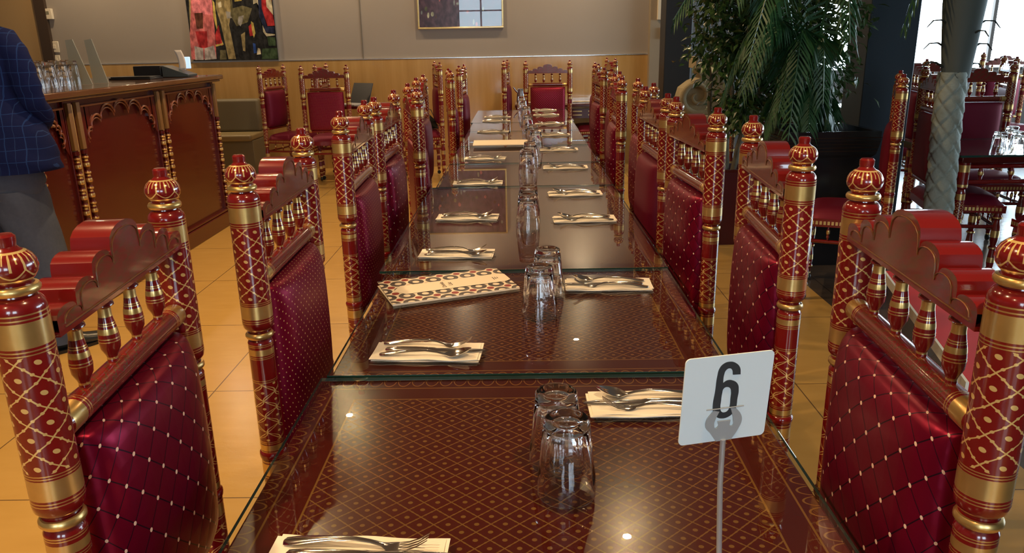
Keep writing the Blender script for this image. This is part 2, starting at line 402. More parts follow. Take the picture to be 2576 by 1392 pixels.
# ------------------------------------------------------------------ chair
POST = 0.227
def chair_proto():
    t = thing('carved_dining_chair', 'x', 'chair')
    fin = [(0.0005, 1.2255), (0.0085, 1.2252), (0.0112, 1.2225), (0.0112, 1.217), (0.0105, 1.212), (0.0135, 1.2085), (0.0185, 1.206), (0.0235, 1.2015),
           (0.0268, 1.195), (0.0277, 1.1885), (0.0262, 1.182), (0.0225, 1.1765), (0.0195, 1.1735), (0.0190, 1.171)]
    col = [(0.019, 1.171), (0.0243, 1.1695), (0.0262, 1.1665), (0.0262, 1.1635), (0.0243, 1.1605), (0.0195, 1.159), (0.0198, 1.1575), (0.0235, 1.155), (0.0275, 1.150), (0.029, 1.1445),
           (0.029, 0.906), (0.0278, 0.898), (0.024, 0.8925), (0.0195, 0.889), (0.0195, 0.8872), (0.024, 0.8858), (0.0262, 0.8825), (0.0262, 0.878), (0.024, 0.8748), (0.0195, 0.8735),
           (0.0215, 0.870), (0.0238, 0.866), (0.0238, 0.634), (0.0265, 0.631), (0.0272, 0.626), (0.0265, 0.620), (0.0245, 0.618), (0.0245, 0.42),
           (0.021, 0.41), (0.0265, 0.40), (0.0265, 0.392), (0.019, 0.385), (0.017, 0.375), (0.0215, 0.34), (0.024, 0.30), (0.022, 0.26), (0.0165, 0.23), (0.023, 0.222), (0.023, 0.212),
           (0.0165, 0.205), (0.021, 0.16), (0.0225, 0.13), (0.018, 0.10), (0.0235, 0.093), (0.0235, 0.085), (0.016, 0.075), (0.014, 0.05)]
    G, L, F = 1, 2, 3
    bands = [(1.1595, 1.1705, G), (1.1395, 1.1412, G), (1.1345, 1.1362, G), (1.103, 1.132, G), (1.0985, 1.1002, G), (1.0945, 1.096, G), (0.952, 1.0935, L), (0.9485, 0.950, G), (0.9450, 0.9465, G),
             (0.917, 0.943, G), (0.9125, 0.914, G), (0.9085, 0.910, G), (0.8745, 0.8865, G), (0.8625, 0.864, G), (0.859, 0.8605, G), (0.8415, 0.854, G), (0.8375, 0.839, G), (0.834, 0.8355, G),
             (0.789, 0.7905, G), (0.785, 0.7865, G), (0.6605, 0.784, F), (0.657, 0.6585, G), (0.6535, 0.655, G), (0.638, 0.6505, G), (0.6345, 0.636, G), (0.612, 0.614, G), (0.582, 0.608, G), (0.577, 0.579, G),
             (0.46, 0.565, F), (0.425, 0.45, G), (0.392, 0.40, G), (0.28, 0.32, G), (0.212, 0.222, G), (0.13, 0.16, G), (0.085, 0.093, G)]
    for sx in (-1, 1):
        b = MB(); b.lathe(col, 28, bands=bands)
        po = b.build('back_post', [m_red, m_gold, m_lat, m_leafpat], t, loc=(sx*POST, 0, 0))
        b = MB(); b.lathe(fin, 28); b.build('finial', [m_finial], po)
        b = MB(); caster(b); b.build('castor', [m_black, m_gold], po)
    # crest rail
    top = []
    lob = [(-0.205, -0.155, 1.118, 0.012), (-0.155, -0.105, 1.133, 0.014), (-0.105, -0.048, 1.150, 0.016), (-0.048, 0.048, 1.165, 0.024), (0.048, 0.105, 1.150, 0.016), (0.105, 0.155, 1.133, 0.014), (0.155, 0.205, 1.118, 0.012)]
    for x0, x1, zb, h in lob:
        N = 8
        for k in range(N+1):
            a = PI*(1-k/N); xm = (x0+x1)/2; top.append((xm+(x1-x0)/2*math.cos(a)*0.98, zb + h*math.sin(a)**0.8 if 0 < k < N else zb))
    poly = [(-0.205, 1.098)] + top + [(0.205, 1.098)]
    b = MB(); yb, yf = -0.024, 0.026
    # faces as strips from bottom edge to top outline (keeps shading clean)
    nn = len(top)
    vs = [(x, yf, 1.098) for x, z in top] + [(x, yf, z) for x, z in top] + [(x, yb, 1.098) for x, z in top] + [(x, yb, z) for x, z in top]
    fs, ms, uv = [], [], []
    for k in range(nn-1):
        for q, mi in (((k+1, k, nn+k, nn+k+1), 1), ((2*nn+k, 2*nn+k+1, 3*nn+k+1, 3*nn+k), 1), ((nn+k+1, nn+k, 3*nn+k, 3*nn+k+1), 0), ((k, k+1, 2*nn+k+1, 2*nn+k), 0)):
            fs.append(q); ms.append(mi); uv.append([(vs[j][0]/0.41+0.5, vs[j][2]) for j in q])
    b.add(vs, fs, ms, uv)
    b.box(-0.205, 0.205, -0.0245, 0.0265, 1.098, 1.1035, 0)
    cr = b.build('crest_rail', [m_red, m_crest], t, ang=30)
    # raised gold scallop line on the front and back of the crest
    b = MB()
    for y_ in (yf+0.0004, yb-0.0004):
        b.tube([(x*0.93, y_, max(1.1075, z-0.0085)) for x, z in top], 0.0013, 5, flat_=0.4)
        b.tube([(-0.19, y_, 1.1055), (0.19, y_, 1.1055)], 0.001, 5)
    b.build('gilt_outline', flat('faded_gilt', (0.17, 0.07, 0.02), 0.4) if 'faded_gilt' not in bpy.data.materials else bpy.data.materials['faded_gilt'], cr)
    # balusters
    bal = [(0.005, 1.10), (0.0075, 1.096), (0.0075, 1.092), (0.013, 1.086), (0.0135, 1.083), (0.0085, 1.079), (0.0085, 1.07), (0.0100, 1.06), (0.0125, 1.047), (0.0138, 1.033), (0.0128, 1.022), (0.0085, 1.013), (0.0068, 1.009), (0.0072, 0.999)]
    bb = [(1.092, 1.096, G), (1.067, 1.079, G), (1.0575, 1.059, G), (1.0545, 1.056, G), (1.043, 1.051, G), (1.036, 1.0375, G), (1.032, 1.0335, G), (1.006, 1.009, G)]
    for k in range(4):
        b = MB(); b.lathe(bal, 16, bands=bb); b.build('baluster', [m_red, m_gold], t, loc=(-0.126+0.084*k, 0.002, 0))
    rail = [(0.008, -0.205), (0.0165, -0.20), (0.0185, -0.193), (0.0185, 0.193), (0.0165, 0.20), (0.008, 0.205)]
    rb = [(-0.196, -0.165, G), (-0.160, -0.158, G), (-0.155, -0.153, G), (0.165, 0.196, G), (0.158, 0.160, G), (0.153, 0.155, G), (-0.15, 0.15, L)]
    b = MB(); b.lathe(rail, 20, o=(0, 0.002, 0.985), bands=rb, axis='x'); b.build('cross_rail', [m_red, m_gold, m_crest], t)
    # padded back
    def pad(x0, x1, z0, z1, y0, y1, bul, nx, nz, corner):
        b = MB(); xm, zm = (x0+x1)/2, (z0+z1)/2; hx, hz = (x1-x0)/2, (z1-z0)/2
        def prof(u, v):
            e = max(0, 1-abs(u)**6)*max(0, 1-abs(v)**8); return e**0.35
        vs = []; 
        for j in range(nz+1):
            v = math.sin((j/nz-0.5)*PI*0.999)
            for i in range(nx+1):
                u = math.sin((i/nx-0.5)*PI*0.999)
                cz = 1 - corner*(abs(u)**8)*0.5
                sag = prof(u, v)
                vs.append((xm+hx*u, y0 + (y1-y0)*(0.35+0.65*sag) + bul*sag*(1-u*u*0.6)*(1-v*v*0.5), zm+hz*v*cz))
        b2 = len(vs)
        for j in range(nz+1):
            v = math.sin((j/nz-0.5)*PI*0.999)
            for i in range(nx+1):
                u = math.sin((i/nx-0.5)*PI*0.999); cz = 1-corner*(abs(u)**8)*0.5
                vs.append((xm+hx*u, y0-0.012*prof(u, v), zm+hz*v*cz))
        W = nx+1; fs = []
        for j in range(nz):
            for i in range(nx):
                a = j*W+i; fs.append((a+1, a, a+W, a+W+1)); fs.append((b2+a, b2+a+1, b2+a+W+1, b2+a+W))
        for i in range(nx):
            fs.append((i, i+1, b2+i+1, b2+i)); a = nz*W+i; fs.append((a+1, a, b2+a, b2+a+1))
        for j in range(nz):
            a = j*W; fs.append((a+W, a, b2+a, b2+a+W)); a = j*W+nx; fs.append((a, a+W, b2+a+W, b2+a))
        b.add(vs, fs, 0); return b
    pad(-0.18, 0.18, 0.585, 0.964, -0.014, 0.043, 0.016, 20, 22, 0.05).build('back_cushion', m_quilt, t, ang=60, fix=True)
    b = MB(); b.lathe([(0.01, -0.205), (0.014, -0.2), (0.014, 0.2), (0.01, 0.205)], 14, o=(0, 0, 0.572), bands=[(-0.195, -0.17, 1), (0.17, 0.195, 1)], axis='x'); b.build('lower_back_rail', [m_red, m_gold], t)
    # seat
    b = MB(); b.box(-0.225, 0.225, -0.01, 0.405, 0.425, 0.468)
    for k in range(22):
        x = -0.21+k*0.02; b.box(x, x+0.012, 0.405, 0.4065, 0.437, 0.456, 1)
    for k in range(19):
        y = 0.01+k*0.02
        for x in (-0.2265, 0.225): b.box(x, x+0.0015, y, y+0.012, 0.437, 0.456, 1)
    b.build('seat_frame', [m_red, m_gold], t, smooth=False)
    vs = []; W = 13; b = MB()
    for j in range(W):
        for i in range(W):
            u, v = (i/(W-1))*2-1, (j/(W-1))*2-1
            e = (max(0, 1-abs(u)**6)*max(0, 1-abs(v)**6))**0.4
            vs.append((u*0.215, 0.195+v*0.20, 0.467+0.052*e+0.008*(1-u*u)*(1-v*v)))
    b.add(vs, [(j*W+i, j*W+i+1, (j+1)*W+i+1, (j+1)*W+i) for j in range(W-1) for i in range(W-1)], 0)
    b.build('seat_cushion', m_plain, t, ang=80)
    leg = [(0.021, 0.425), (0.021, 0.41), (0.0265, 0.40), (0.0265, 0.392), (0.017, 0.385), (0.0155, 0.375), (0.0215, 0.34), (0.024, 0.30), (0.022, 0.26), (0.0155, 0.23), (0.024, 0.222), (0.024, 0.212),
           (0.0165, 0.205), (0.021, 0.16), (0.0225, 0.13), (0.018, 0.10), (0.0235, 0.093), (0.0235, 0.085), (0.016, 0.075), (0.014, 0.05)]
    for sx in (-1, 1):
        b = MB(); b.lathe(leg, 18, bands=[q for q in bands if q[1] < 0.42]); lg = b.build('front_leg', [m_red, m_gold, m_lat, m_leafpat], t, loc=(sx*0.20, 0.375, 0))
        b = MB(); caster(b); b.build('castor', [m_black, m_gold], lg)
    rr = [(0.008, 0), (0.011, 0.004), (0.011, 0.996), (0.008, 1)]
    b = MB(); b.tube([(-0.2, 0.375, 0.34), (0.2, 0.375, 0.34)], 0.011, 10); b.build('apron_rail', m_red, t)
    b = MB(); b.tube([(-0.21, 0.0, 0.34), (0.21, 0.0, 0.34)], 0.011, 10); b.build('apron_rail', m_red, t)
    for sx in (-1, 1):
        b = MB(); b.tube([(sx*0.222, 0.0, 0.34), (sx*0.20, 0.375, 0.34)], 0.011, 10); b.build('apron_rail', m_red, t)
    sp = [(0.004, 0.427), (0.0045, 0.415), (0.009, 0.405), (0.010, 0.39), (0.0055, 0.375), (0.009, 0.368), (0.0045, 0.36), (0.0045, 0.345)]
    for k in range(4):
        b = MB(); b.lathe(sp, 10, bands=[(0.385, 0.405, 1)]); b.build('apron_spindle', [m_red, m_gold], t, loc=(-0.13+k*0.0866, 0.378, 0))
    for sx in (-1, 1):
        for k in range(3):
            b = MB(); b.lathe(sp, 10, bands=[(0.385, 0.405, 1)]); b.build('apron_spindle', [m_red, m_gold], t, loc=(sx*0.212, 0.095+k*0.09, 0))
    return t
def caster(b):
    b.lathe([(0.0135, 0.055), (0.0145, 0.05), (0.0145, 0.042), (0.006, 0.04)], 12, mi=1)
    b.lathe([(0.006, -0.009), (0.0185, -0.0085), (0.02, -0.006), (0.02, 0.006), (0.0185, 0.0085), (0.006, 0.009)], 16, o=(0, 0, 0.0205), axis='x')
    b.box(-0.012, -0.0095, -0.006, 0.006, 0.018, 0.044); b.box(0.0095, 0.012, -0.006, 0.006, 0.018, 0.044)
chair0 = chair_proto(); index_children()
panel0 = [c for c in CH[chair0.name] if c.name.startswith('back_cushion')][0].data
def remat(me, mat):
    m2 = me.copy(); m2.materials[0] = mat; return m2
FAB = {'q': None, 'd': {'back_cushion': remat(panel0, m_dots)}, 'p': {'back_cushion': remat(panel0, m_plain)}}
first = [True]
def chair(near, far, side, fab, label, group):
    """near/far = ground points of the two posts; side=+1 faces +x etc. facing is local +y."""
    nx, ny = near; fx, fy = far
    mx, my = (nx+fx)/2, (ny+fy)/2
    # local x axis direction from near to far or reverse depending on which way it faces
    dx, dy = fx-nx, fy-ny
    if side < 0: rz = math.atan2(dy, dx)          # faces left of travel
    else: rz = math.atan2(-dy, -dx)               # faces right of travel
    if first[0]:
        first[0] = False; chair0.location = (mx, my, 0); chair0.rotation_euler = (0, 0, rz); chair0['label'] = label; chair0['group'] = group
        return chair0
    return dup(chair0, (mx, my, 0), rz, label, group, FAB[fab])
def by_th(X, Y, th): return (X, Y), (X+0.454*math.sin(th), Y+0.454*math.cos(th))
GL, GR = 'chairs along the left side of the long table', 'chairs along the right side of the long table'
rows_L = [(-0.551, 0.795, -0.078, 'q', 'quilted carved chair nearest the camera on the left of the long table'),
          (-0.510, 1.397, -0.022, 'd', 'gold-dotted carved chair second from the front on the left of the long table'),
          (-0.536, 2.328, -0.030, 'd', 'carved chair third from the front along the left side of the long table'),
          (-0.544, 2.940, 0.006, 'q', 'carved chair fourth from the front along the left side of the long table'),
          (-0.458, 3.50, -0.22, 'q', 'carved chair fifth from the front on the left, pushed closest in to the table'),
          (-0.600, 4.60, -0.03, 'p', 'carved chair sixth from the front along the left side of the long table'),
          (-0.500, 5.75, -0.12, 'q', 'carved chair seventh from the front on the left side of the long table'),
          (-0.530, 6.95, 0.03, 'p', 'carved chair last in the row along the left of the long table')]
for X, Y, th, f, lb in rows_L:
    a, b_ = by_th(X, Y, th); chair(a, b_, 1, f, lb, GL)
rows_R = [(0.517, 0.775, 0.062, 'q', 'carved chair nearest the camera on the right side, behind the table number sign'),
          (0.550, 1.522, 0.070, 'q', 'carved chair second from the front along the right side of the long table'),
          (0.554, 2.224, -0.063, 'q', 'carved chair third from the front along the right side of the long table'),
          (0.530, 2.86, -0.02, 'p', 'carved chair fourth from the front along the right side of the long table'),
          (0.598, 3.578, -0.01, 'q', 'carved chair fifth from the front along the right side of the long table'),
          (0.535, 4.20, 0.03, 'q', 'carved chair sixth from the front along the right side of the long table'),
          (0.620, 4.98, 0.0, 'p', 'carved chair seventh from the front along the right side of the long table'),
          (0.600, 5.72, -0.04, 'q', 'carved chair eighth from the front along the right side of the long table'),
          (0.660, 6.75, 0.03, 'p', 'carved chair last in the row along the right of the long table')]
for X, Y, th, f, lb in rows_R:
    a, b_ = by_th(X, Y, th); chair(a, b_, -1, f, lb, GR)
GB = 'chairs standing by the back wall'
chair((0.06, 8.28), (0.51, 8.24), 1, 'd', 'carved chair at the far end of the long table facing the camera', GB)
chair((-2.709, 8.30), (-2.585, 8.735), 1, 'p', 'plain-backed carved chair turned sideways in front of the taupe wall bench', GB)
chair((-1.745, 8.03), (-2.195, 8.02), 1, 'd', 'carved chair with dotted back left of the laptop table, its back to the camera', GB)
chair((-2.17, 8.47), (-2.16, 8.92), 1, 'p', 'carved chair half hidden behind the dotted-back chair near the back wall', GB)
chair((-0.83, 8.30), (-0.93, 8.74), -1, 'p', 'carved chair holding a dark bag on its seat near the back wall', GB)
chair((-0.17, 8.50), (-0.14, 8.95), 1, 'p', 'carved chair seen edge-on at the left end of the back wall table', GB)
chair((1.02, 8.62), (0.98, 9.06), -1, 'p', 'carved chair at the right end of the back wall table beside the pier', GB)
GS = 'chairs in the window side of the room'
chair((1.90, 3.98), (2.08, 4.40), -1, 'p', 'carved chair facing left just in front of the dark planter box', GS)
chair((2.36, 4.45), (2.46, 4.89), 1, 'p', 'carved chair standing at the left end of the separate glass table', GS)
chair((2.86, 5.42), (3.30, 5.40), 1, 'p', 'carved chair behind the separate glass table, facing the camera', GS)
chair((3.02, 3.62), (3.00, 4.07), -1, 'p', 'carved chair turned left at the right edge, front of the separate glass table', GS)
chair((3.36, 7.1), (3.80, 7.05), 1, 'p', 'carved chair facing the camera at the distant table by the left window', GS)
chair((4.05, 6.6), (4.20, 7.02), 1, 'p', 'carved chair seen from its side right of the palm, before the wide window', GS)
chair((3.22, 6.4), (3.29, 6.84), -1, 'p', 'carved chair deep behind the big black column, beneath the small window', GS)
chair((4.75, 8.3), (5.2, 8.3), 1, 'p', 'farthest carved chair against the glare of the wide window', GS)

# ------------------------------------------------------------------ long table
TZ = 0.76; GT = 0.008
def wood_top(name, x0, x1, y0, y1):
    n = NT(name); x, y, z = n.xyz('Object')
    A0 = n.m('DIVIDE', x, 0.0405); B0 = n.m('DIVIDE', y, 0.037)
    mk = n.lattice(n.m('ADD', A0, B0), n.m('SUBTRACT', A0, B0), 0.035, 0.13, 0.06)
    dx = n.m('MINIMUM', n.m('SUBTRACT', x, x0), n.m('SUBTRACT', x1, x)); dy = n.m('MINIMUM', n.m('SUBTRACT', y, y0), n.m('SUBTRACT', y1, y))
    e = n.m('MINIMUM', dx, dy)
    inner = n.m('GREATER_THAN', e, 0.085)
    l1 = n.m('LESS_THAN', n.m('ABSOLUTE', n.m('SUBTRACT', e, 0.085)), 0.0016)
    l2 = n.m('LESS_THAN', n.m('ABSOLUTE', n.m('SUBTRACT', e, 0.036)), 0.0016)
    sel = n.m('LESS_THAN', dx, dy); tcoord = n.mixf(sel, x, y)
    tt = n.m('MULTIPLY', n.m('PINGPONG', n.m('DIVIDE', tcoord, 0.028), 0.5), 2.0)
    el = n.m('SQRT', n.m('ADD', n.m('MULTIPLY', tt, tt), n.m('POWER', n.m('DIVIDE', e, 0.03), 2.0)))
    arc = n.m('MULTIPLY', n.m('LESS_THAN', n.m('ABSOLUTE', n.m('SUBTRACT', el, 0.88)), 0.06), n.m('LESS_THAN', e, 0.034))
    mk = n.m('MAXIMUM', n.m('MULTIPLY', mk, inner), n.m('MAXIMUM', n.m('MAXIMUM', l1, l2), arc))
    c = n.mix(n.noise(3, 3), (0.045, 0.004, 0.003), (0.065, 0.007, 0.0045))
    c = n.mix(mk, c, (0.15, 0.072, 0.018))
    return n.bsdf(c, n.mixf(n.noise(30, 4), 0.16, 0.24), spec=0.3)
tables = [(0.05, 1.437, -0.411, 0.432), (1.447, 2.188, -0.402, 0.424), (2.198, 3.578, -0.425, 0.428), (3.588, 4.305, -0.40, 0.428), (4.315, 5.065, -0.40, 0.431),
          (5.075, 5.93, -0.40, 0.435), (5.94, 6.60, -0.402, 0.438), (6.61, 7.83, -0.421, 0.450)]
tl = ['nearest in the long row', 'second in the long row', 'third in the long row',
      'fourth from the front in the row', 'fifth from the front in the row', 'sixth from the front in the row', 'seventh from the front in the row', 'last in the row, by the back wall']
for i, (y0, y1, x0, x1) in enumerate(tables):
    cx, cy = (x0+x1)/2, (y0+y1)/2; hx, hy = (x1-x0)/2, (y1-y0)/2
    t = thing('dining_table', 'red lacquer table with gold lattice top, ' + tl[i], 'table', (cx, cy, 0), 0, 'red lacquer tables joined in one long row')
    b = MB(); b.box(-hx+0.004, hx-0.004, -hy+0.002, hy-0.002, TZ-0.035, TZ-0.001)
    b.build('tabletop', wood_top('table_lattice_%d' % i, -hx, hx, -hy, hy), t, bevel=0.004)
    b = MB(); b.box(-hx+0.03, hx-0.03, -hy+0.03, hy-0.03, TZ-0.10, TZ-0.035); b.build('apron', m_red, t, bevel=0.003)
    for s_ in ((-1, 1) if hy > 0.5 else (0,)):
        b = MB(); b.lathe([(0.06, TZ-0.10), (0.05, 0.64), (0.03, 0.60), (0.045, 0.52), (0.05, 0.42), (0.035, 0.30), (0.028, 0.2), (0.045, 0.17), (0.05, 0.10), (0.07, 0.03), (0.09, 0.0)], 20, bands=[(0.5, 0.54, 1), (0.16, 0.18, 1)])
        b.build('pedestal', [m_red, m_gold], t, loc=(-cx, s_*(hy-0.3), 0))
    g = MB(); g.box(-hx, hx, -hy, hy, 0, GT)
    for k in range(6):
        if k >= 2: g.m[k] = 1
    o = g.build('glass_sheet', [m_sheet, m_sheet_edge], None, bevel=0, smooth=False)
    o.location = (cx, cy, TZ)
    o.modifiers.new('edge', 'BEVEL'); o.modifiers['edge'].width = 0.0012; o.modifiers['edge'].segments = 2; o.modifiers['edge'].limit_method = 'ANGLE'
    tag(o, 'clear green-edged glass sheet lying on the table ' + tl[i].split(',')[0], 'glass sheet', 'glass sheets covering the long row of tables')
ZT = TZ+GT

# ------------------------------------------------------------------ tumblers
def tumbler_mb(h=0.124, rm=0.0430, rb=0.0335):
    """stands upside down: mouth on the table, thick base on top"""
    b = MB()
    fl = 10
    def lob(a, z):
        k = 1 if 0.035 < z < h-0.008 else 0
        return 1 - 0.04*k*abs(math.sin(a*fl/2))**1.5
    outer = [(rm, 0.0), (rm, 0.012), (rm-0.0005, 0.032), (rm-0.0015, 0.038), (rm-0.0035, 0.06), (rb+0.002, h-0.02), (rb+0.0005, h-0.009), (rb-0.001, h-0.003), (rb-0.004, h), (rb-0.010, h-0.0005), (rb-0.013, h-0.003), (0.0006, h-0.0038)]
    inner = [(0.0006, h-0.017), (rb-0.012, h-0.018), (rb-0.006, h-0.023), (rb-0.002, h-0.04), (rm-0.005, 0.05), (rm-0.002, 0.02), (rm-0.0013, 0.0)]
    b.lathe(outer + inner + [(rm, 0.0)], 40, cap=False, lobes=lob)
    # outer and inner shells joined through the solid base
    return b
def make_tumbler():
    b = tumbler_mb()
    # remove the tiny tube along the axis: it is replaced by two caps
    o = b.build('tumbler', m_tumbler, None, ang=50, fix=True)
    return o
tum = make_tumbler()
tg = [(1425, 1240, 'front tumbler of the pair standing left of the number sign'), (1400, 1162, 'rear tumbler of the pair standing left of the number sign'),
      (1358, 790, 'front tumbler of the pair beside the patterned drinks list'), (1378, 738, 'rear tumbler of the pair beside the patterned drinks list'),
      (1328, 574, 'front tumbler of the pair in the middle of the third table'), (1330, 548, 'rear tumbler of the pair in the middle of the third table'),
      (1326, 438, 'front tumbler of the pair on the fourth table'), (1334, 415, 'rear tumbler of the pair on the fourth table'),
      (1348, 376, 'tumbler standing right of the closed cream menu'), (1340, 362, 'tumbler just behind the one right of the closed cream menu'),
      (1328, 331, 'tumbler on the sixth table with a bright window glint'), (1325, 305, 'small-looking tumbler on the seventh table'),
      (1316, 287, 'tumbler near the middle of the last table'), (1312, 275, 'tumbler at the far end of the last table')]
for i, (x, y, lb) in enumerate(tg):
    p = on_z(x, y, ZT)
    o = tum if i == 0 else tum.copy()
    if i: COL.objects.link(o)
    o.location = (p.x, p.y, ZT+0.0003); o.rotation_euler = (0, 0, R.random()*2)
    tag(o, 'upturned clear glass tumbler, ' + lb, 'glass', 'upturned tumblers down the middle of the long table')

# ------------------------------------------------------------------ cutlery and napkins
def ring(x, yc, zc, hw, ht, n=10, pw=1.0):
    return [(x, yc+hw*math.cos(2*PI*k/n), zc+ht*math.sin(2*PI*k/n)) for k in range(n)]
def fork_mesh():
    b = MB()
    st = [(-0.100, .004, .0016, .004), (-0.098, .0085, .002, .004), (-0.085, .0105, .0022, .0055), (-0.06, .0085, .0022, .0095), (-0.03, .006, .0022, .0125), (0.0, .0042, .0022, .0135), (0.02, .0036, .0022, .011), (0.035, .0045, .002, .007), (0.042, .009, .0015, .0045), (0.05, .0118, .0012, .0035), (0.058, .012, .0011, .004)]
    b.loft([ring(x, 0, z, w_, t_) for x, w_, t_, z in st])
    for k in range(4):
        y = -0.0093+k*0.0062
        b.loft([ring(x, y*(1-0.15*q), z, 0.0019-0.0010*q, 0.0011-0.0004*q, 6) for q, x, z in ((0, .056, .0038), (.3, .070, .0068), (.6, .084, .013), (1, .098, .0225))])
    return b
def spoon_mesh():
    b = MB()
    st = [(-0.100, .004, .0016, .004), (-0.098, .0085, .002, .004), (-0.085, .0105, .0022, .0055), (-0.06, .0085, .0022, .0095), (-0.03, .006, .0022, .0125), (0.0, .0042, .0022, .0135), (0.025, .0036, .0022, .010), (0.040, .0045, .002, .0062)]
    b.loft([ring(x, 0, z, w_, t_) for x, w_, t_, z in st])
    W, L = 12, 14; vs = []
    for top_ in (0, 1):
        for i in range(L+1):
            t_ = i/L; x = 0.036+0.062*t_
            w_ = 0.0205*math.sin(PI*min(1, 0.06+0.94*t_**0.85))**0.62*(0.22+0.78*min(1, t_*3.2)) if t_ < 0.999 else 0.002
            zr = 0.0058 + 0.0145*t_**1.6
            for k in range(W+1):
                v = k/W*2-1; vs.append((x, w_*v, zr - (1-v*v)*0.0085*math.sin(PI*min(1, t_*1.0))**0.7 + (0.0009 if top_ else 0)))
    P_ = (L+1)*(W+1); fs = []
    for i in range(L):
        for k in range(W):
            a = i*(W+1)+k; fs.append((a, a+1, a+W+2, a+W+1)); fs.append((P_+a+1, P_+a, P_+a+W+1, P_+a+W+2))
        a = i*(W+1); fs.append((a+W+1, P_+a+W+1, P_+a, a)); a += W; fs.append((a, P_+a, P_+a+W+1, a+W+1))
    b.add(vs, fs, 0); return b
def knife_mesh():
    b = MB()
    st = [(-0.105, .005, .002, .004), (-0.102, .0085, .0035, .0045), (-0.08, .0095, .0042, .006), (-0.04, .0075, .0042, .0065), (-0.01, .0065, .0040, .006), (0.0, .0085, .0030, .0055), (0.006, .009, .0012, .005), (0.06, .0095, .0009, .0048), (0.09, .0085, .0008, .0046), (0.108, .005, .0006, .0045), (0.113, .0012, .0004, .0045)]
    b.loft([ring(x, (0.002 if x > 0.09 else 0), z, w_, t_) for x, w_, t_, z in st]); return b
def napkin_mesh():
    b = MB(); hx, hy = 0.115, 0.048
    for L_, (dx, dy) in enumerate(((0, 0), (0.002, 0.003), (-0.003, -0.002))):
        vs = []; NX, NY = 20, 6
        for top_ in (0, 1):
            for j in range(NY+1):
                for i in range(NX+1):
                    x = -hx+2*hx*i/NX; y = -hy+2*hy*j/NY
                    edge = abs(y)/hy
                    z = 0.0004+L_*0.0017 + top_*0.0012 + (0.0018*edge*edge*(1+math.sin(x*60+L_+y*20))*0.5 if L_ else 0)
                    vs.append((x+dx, y+dy+0.0015*math.sin(x*45+L_), z))
        P_ = (NX+1)*(NY+1); fs = []
        for j in range(NY):
            for i in range(NX):
                a = j*(NX+1)+i; fs.append((a+1, a, a+NX+1, a+NX+2)); fs.append((P_+a, P_+a+1, P_+a+NX+2, P_+a+NX+1))
        for i in range(NX):
            fs.append((i, i+1, P_+i+1, P_+i)); a = NY*(NX+1)+i; fs.append((a+1, a, P_+a, P_+a+1))
        for j in range(NY):
            a = j*(NX+1); fs.append((a+NX+1, a, P_+a, P_+a+NX+1)); a += NX; fs.append((a, a+NX+1, P_+a+NX+1, P_+a))
        b.add(vs, fs, 0)
    return b
proto = {'fork': fork_mesh().build('dinner_fork', m_chrome, ang=50), 'spoon': spoon_mesh().build('dessert_spoon', m_chrome, ang=60, fix=True),
         'knife': knife_mesh().build('table_knife', m_chrome, ang=50), 'napkin': napkin_mesh().build('paper_napkin', m_cloth, ang=50)}
used = set()
def put(kind, x, y, z, rz, label, group, cat):
    o = proto[kind]
    if kind in used: o = o.copy(); COL.objects.link(o)
    used.add(kind); o.location = (x, y, z); o.rotation_euler = (0, 0, rz); tag(o, label, cat, group); return o
ORD = ['nearest', 'second', 'third', 'fourth', 'fifth', 'sixth', 'seventh', 'eighth', 'ninth', 'farthest']
setL = [(945, 1412, 0), (1070, 885, 0), (1150, 638, 0), (1185, 546, 0), (1205, 460, 0), (1237, 398, 0), (1240, 331, 0), (1257, 304, 0), (1262, 294, 0)]
setR = [(1605, 1016, 0), (1522, 716, 0), (1470, 551, 0), (1440, 487, 0), (1420, 421, 0), (1405, 376, 0), (1395, 339, 0), (1385, 311, 0), (1380, 289, 0), (1372, 277, 0)]
for side, lst in ((1, setL), (-1, setR)):
    sn = 'left' if side > 0 else 'right'
    for i, (x, y, _) in enumerate(lst):
        p = on_z(x, y, ZT+0.004); cx = -0.208 if side > 0 else 0.232
        if side > 0 and i == 0: cx = -0.222
        cy = p.y; rz = (0 if side > 0 else PI) + R.uniform(-0.04, 0.04) - (0.02 if side > 0 else 0)
        o_ = ORD[i] if i < len(lst)-1 else 'farthest'
        where = '%s place setting on the %s side of the long table' % (o_, sn)
        put('napkin', cx, cy, ZT+0.0002, rz, 'folded cream napkin, ' + where, 'napkins laid along the long table', 'napkin')
        c, s = math.cos(rz), math.sin(rz)
        for kind, nm, off, ddx, ex in (('fork', 'steel dinner fork', 0.030, -0.005, 0.06), ('knife', 'steel table knife', 0.003, 0.012, -0.01), ('spoon', 'steel spoon', -0.026, 0.0, 0.03)):
            e = R.uniform(-0.004, 0.004)
            put(kind, cx + c*ddx - s*(off+e), cy + s*ddx + c*(off+e), ZT+0.0042, rz - ex*(1) + R.uniform(-0.03, 0.03), nm + ', ' + where, nm.split()[-1] + 's laid along the long table', nm.split()[-1])

def to_mesh(o, ml, parent):
    name = o.name; dg = bpy.context.evaluated_depsgraph_get()
    me = bpy.data.meshes.new_from_object(o.evaluated_get(dg)); bpy.data.objects.remove(o)
    q = bpy.data.objects.new(name.split('.')[0], me); COL.objects.link(q); q.parent = parent; q.matrix_local = ml
    return q
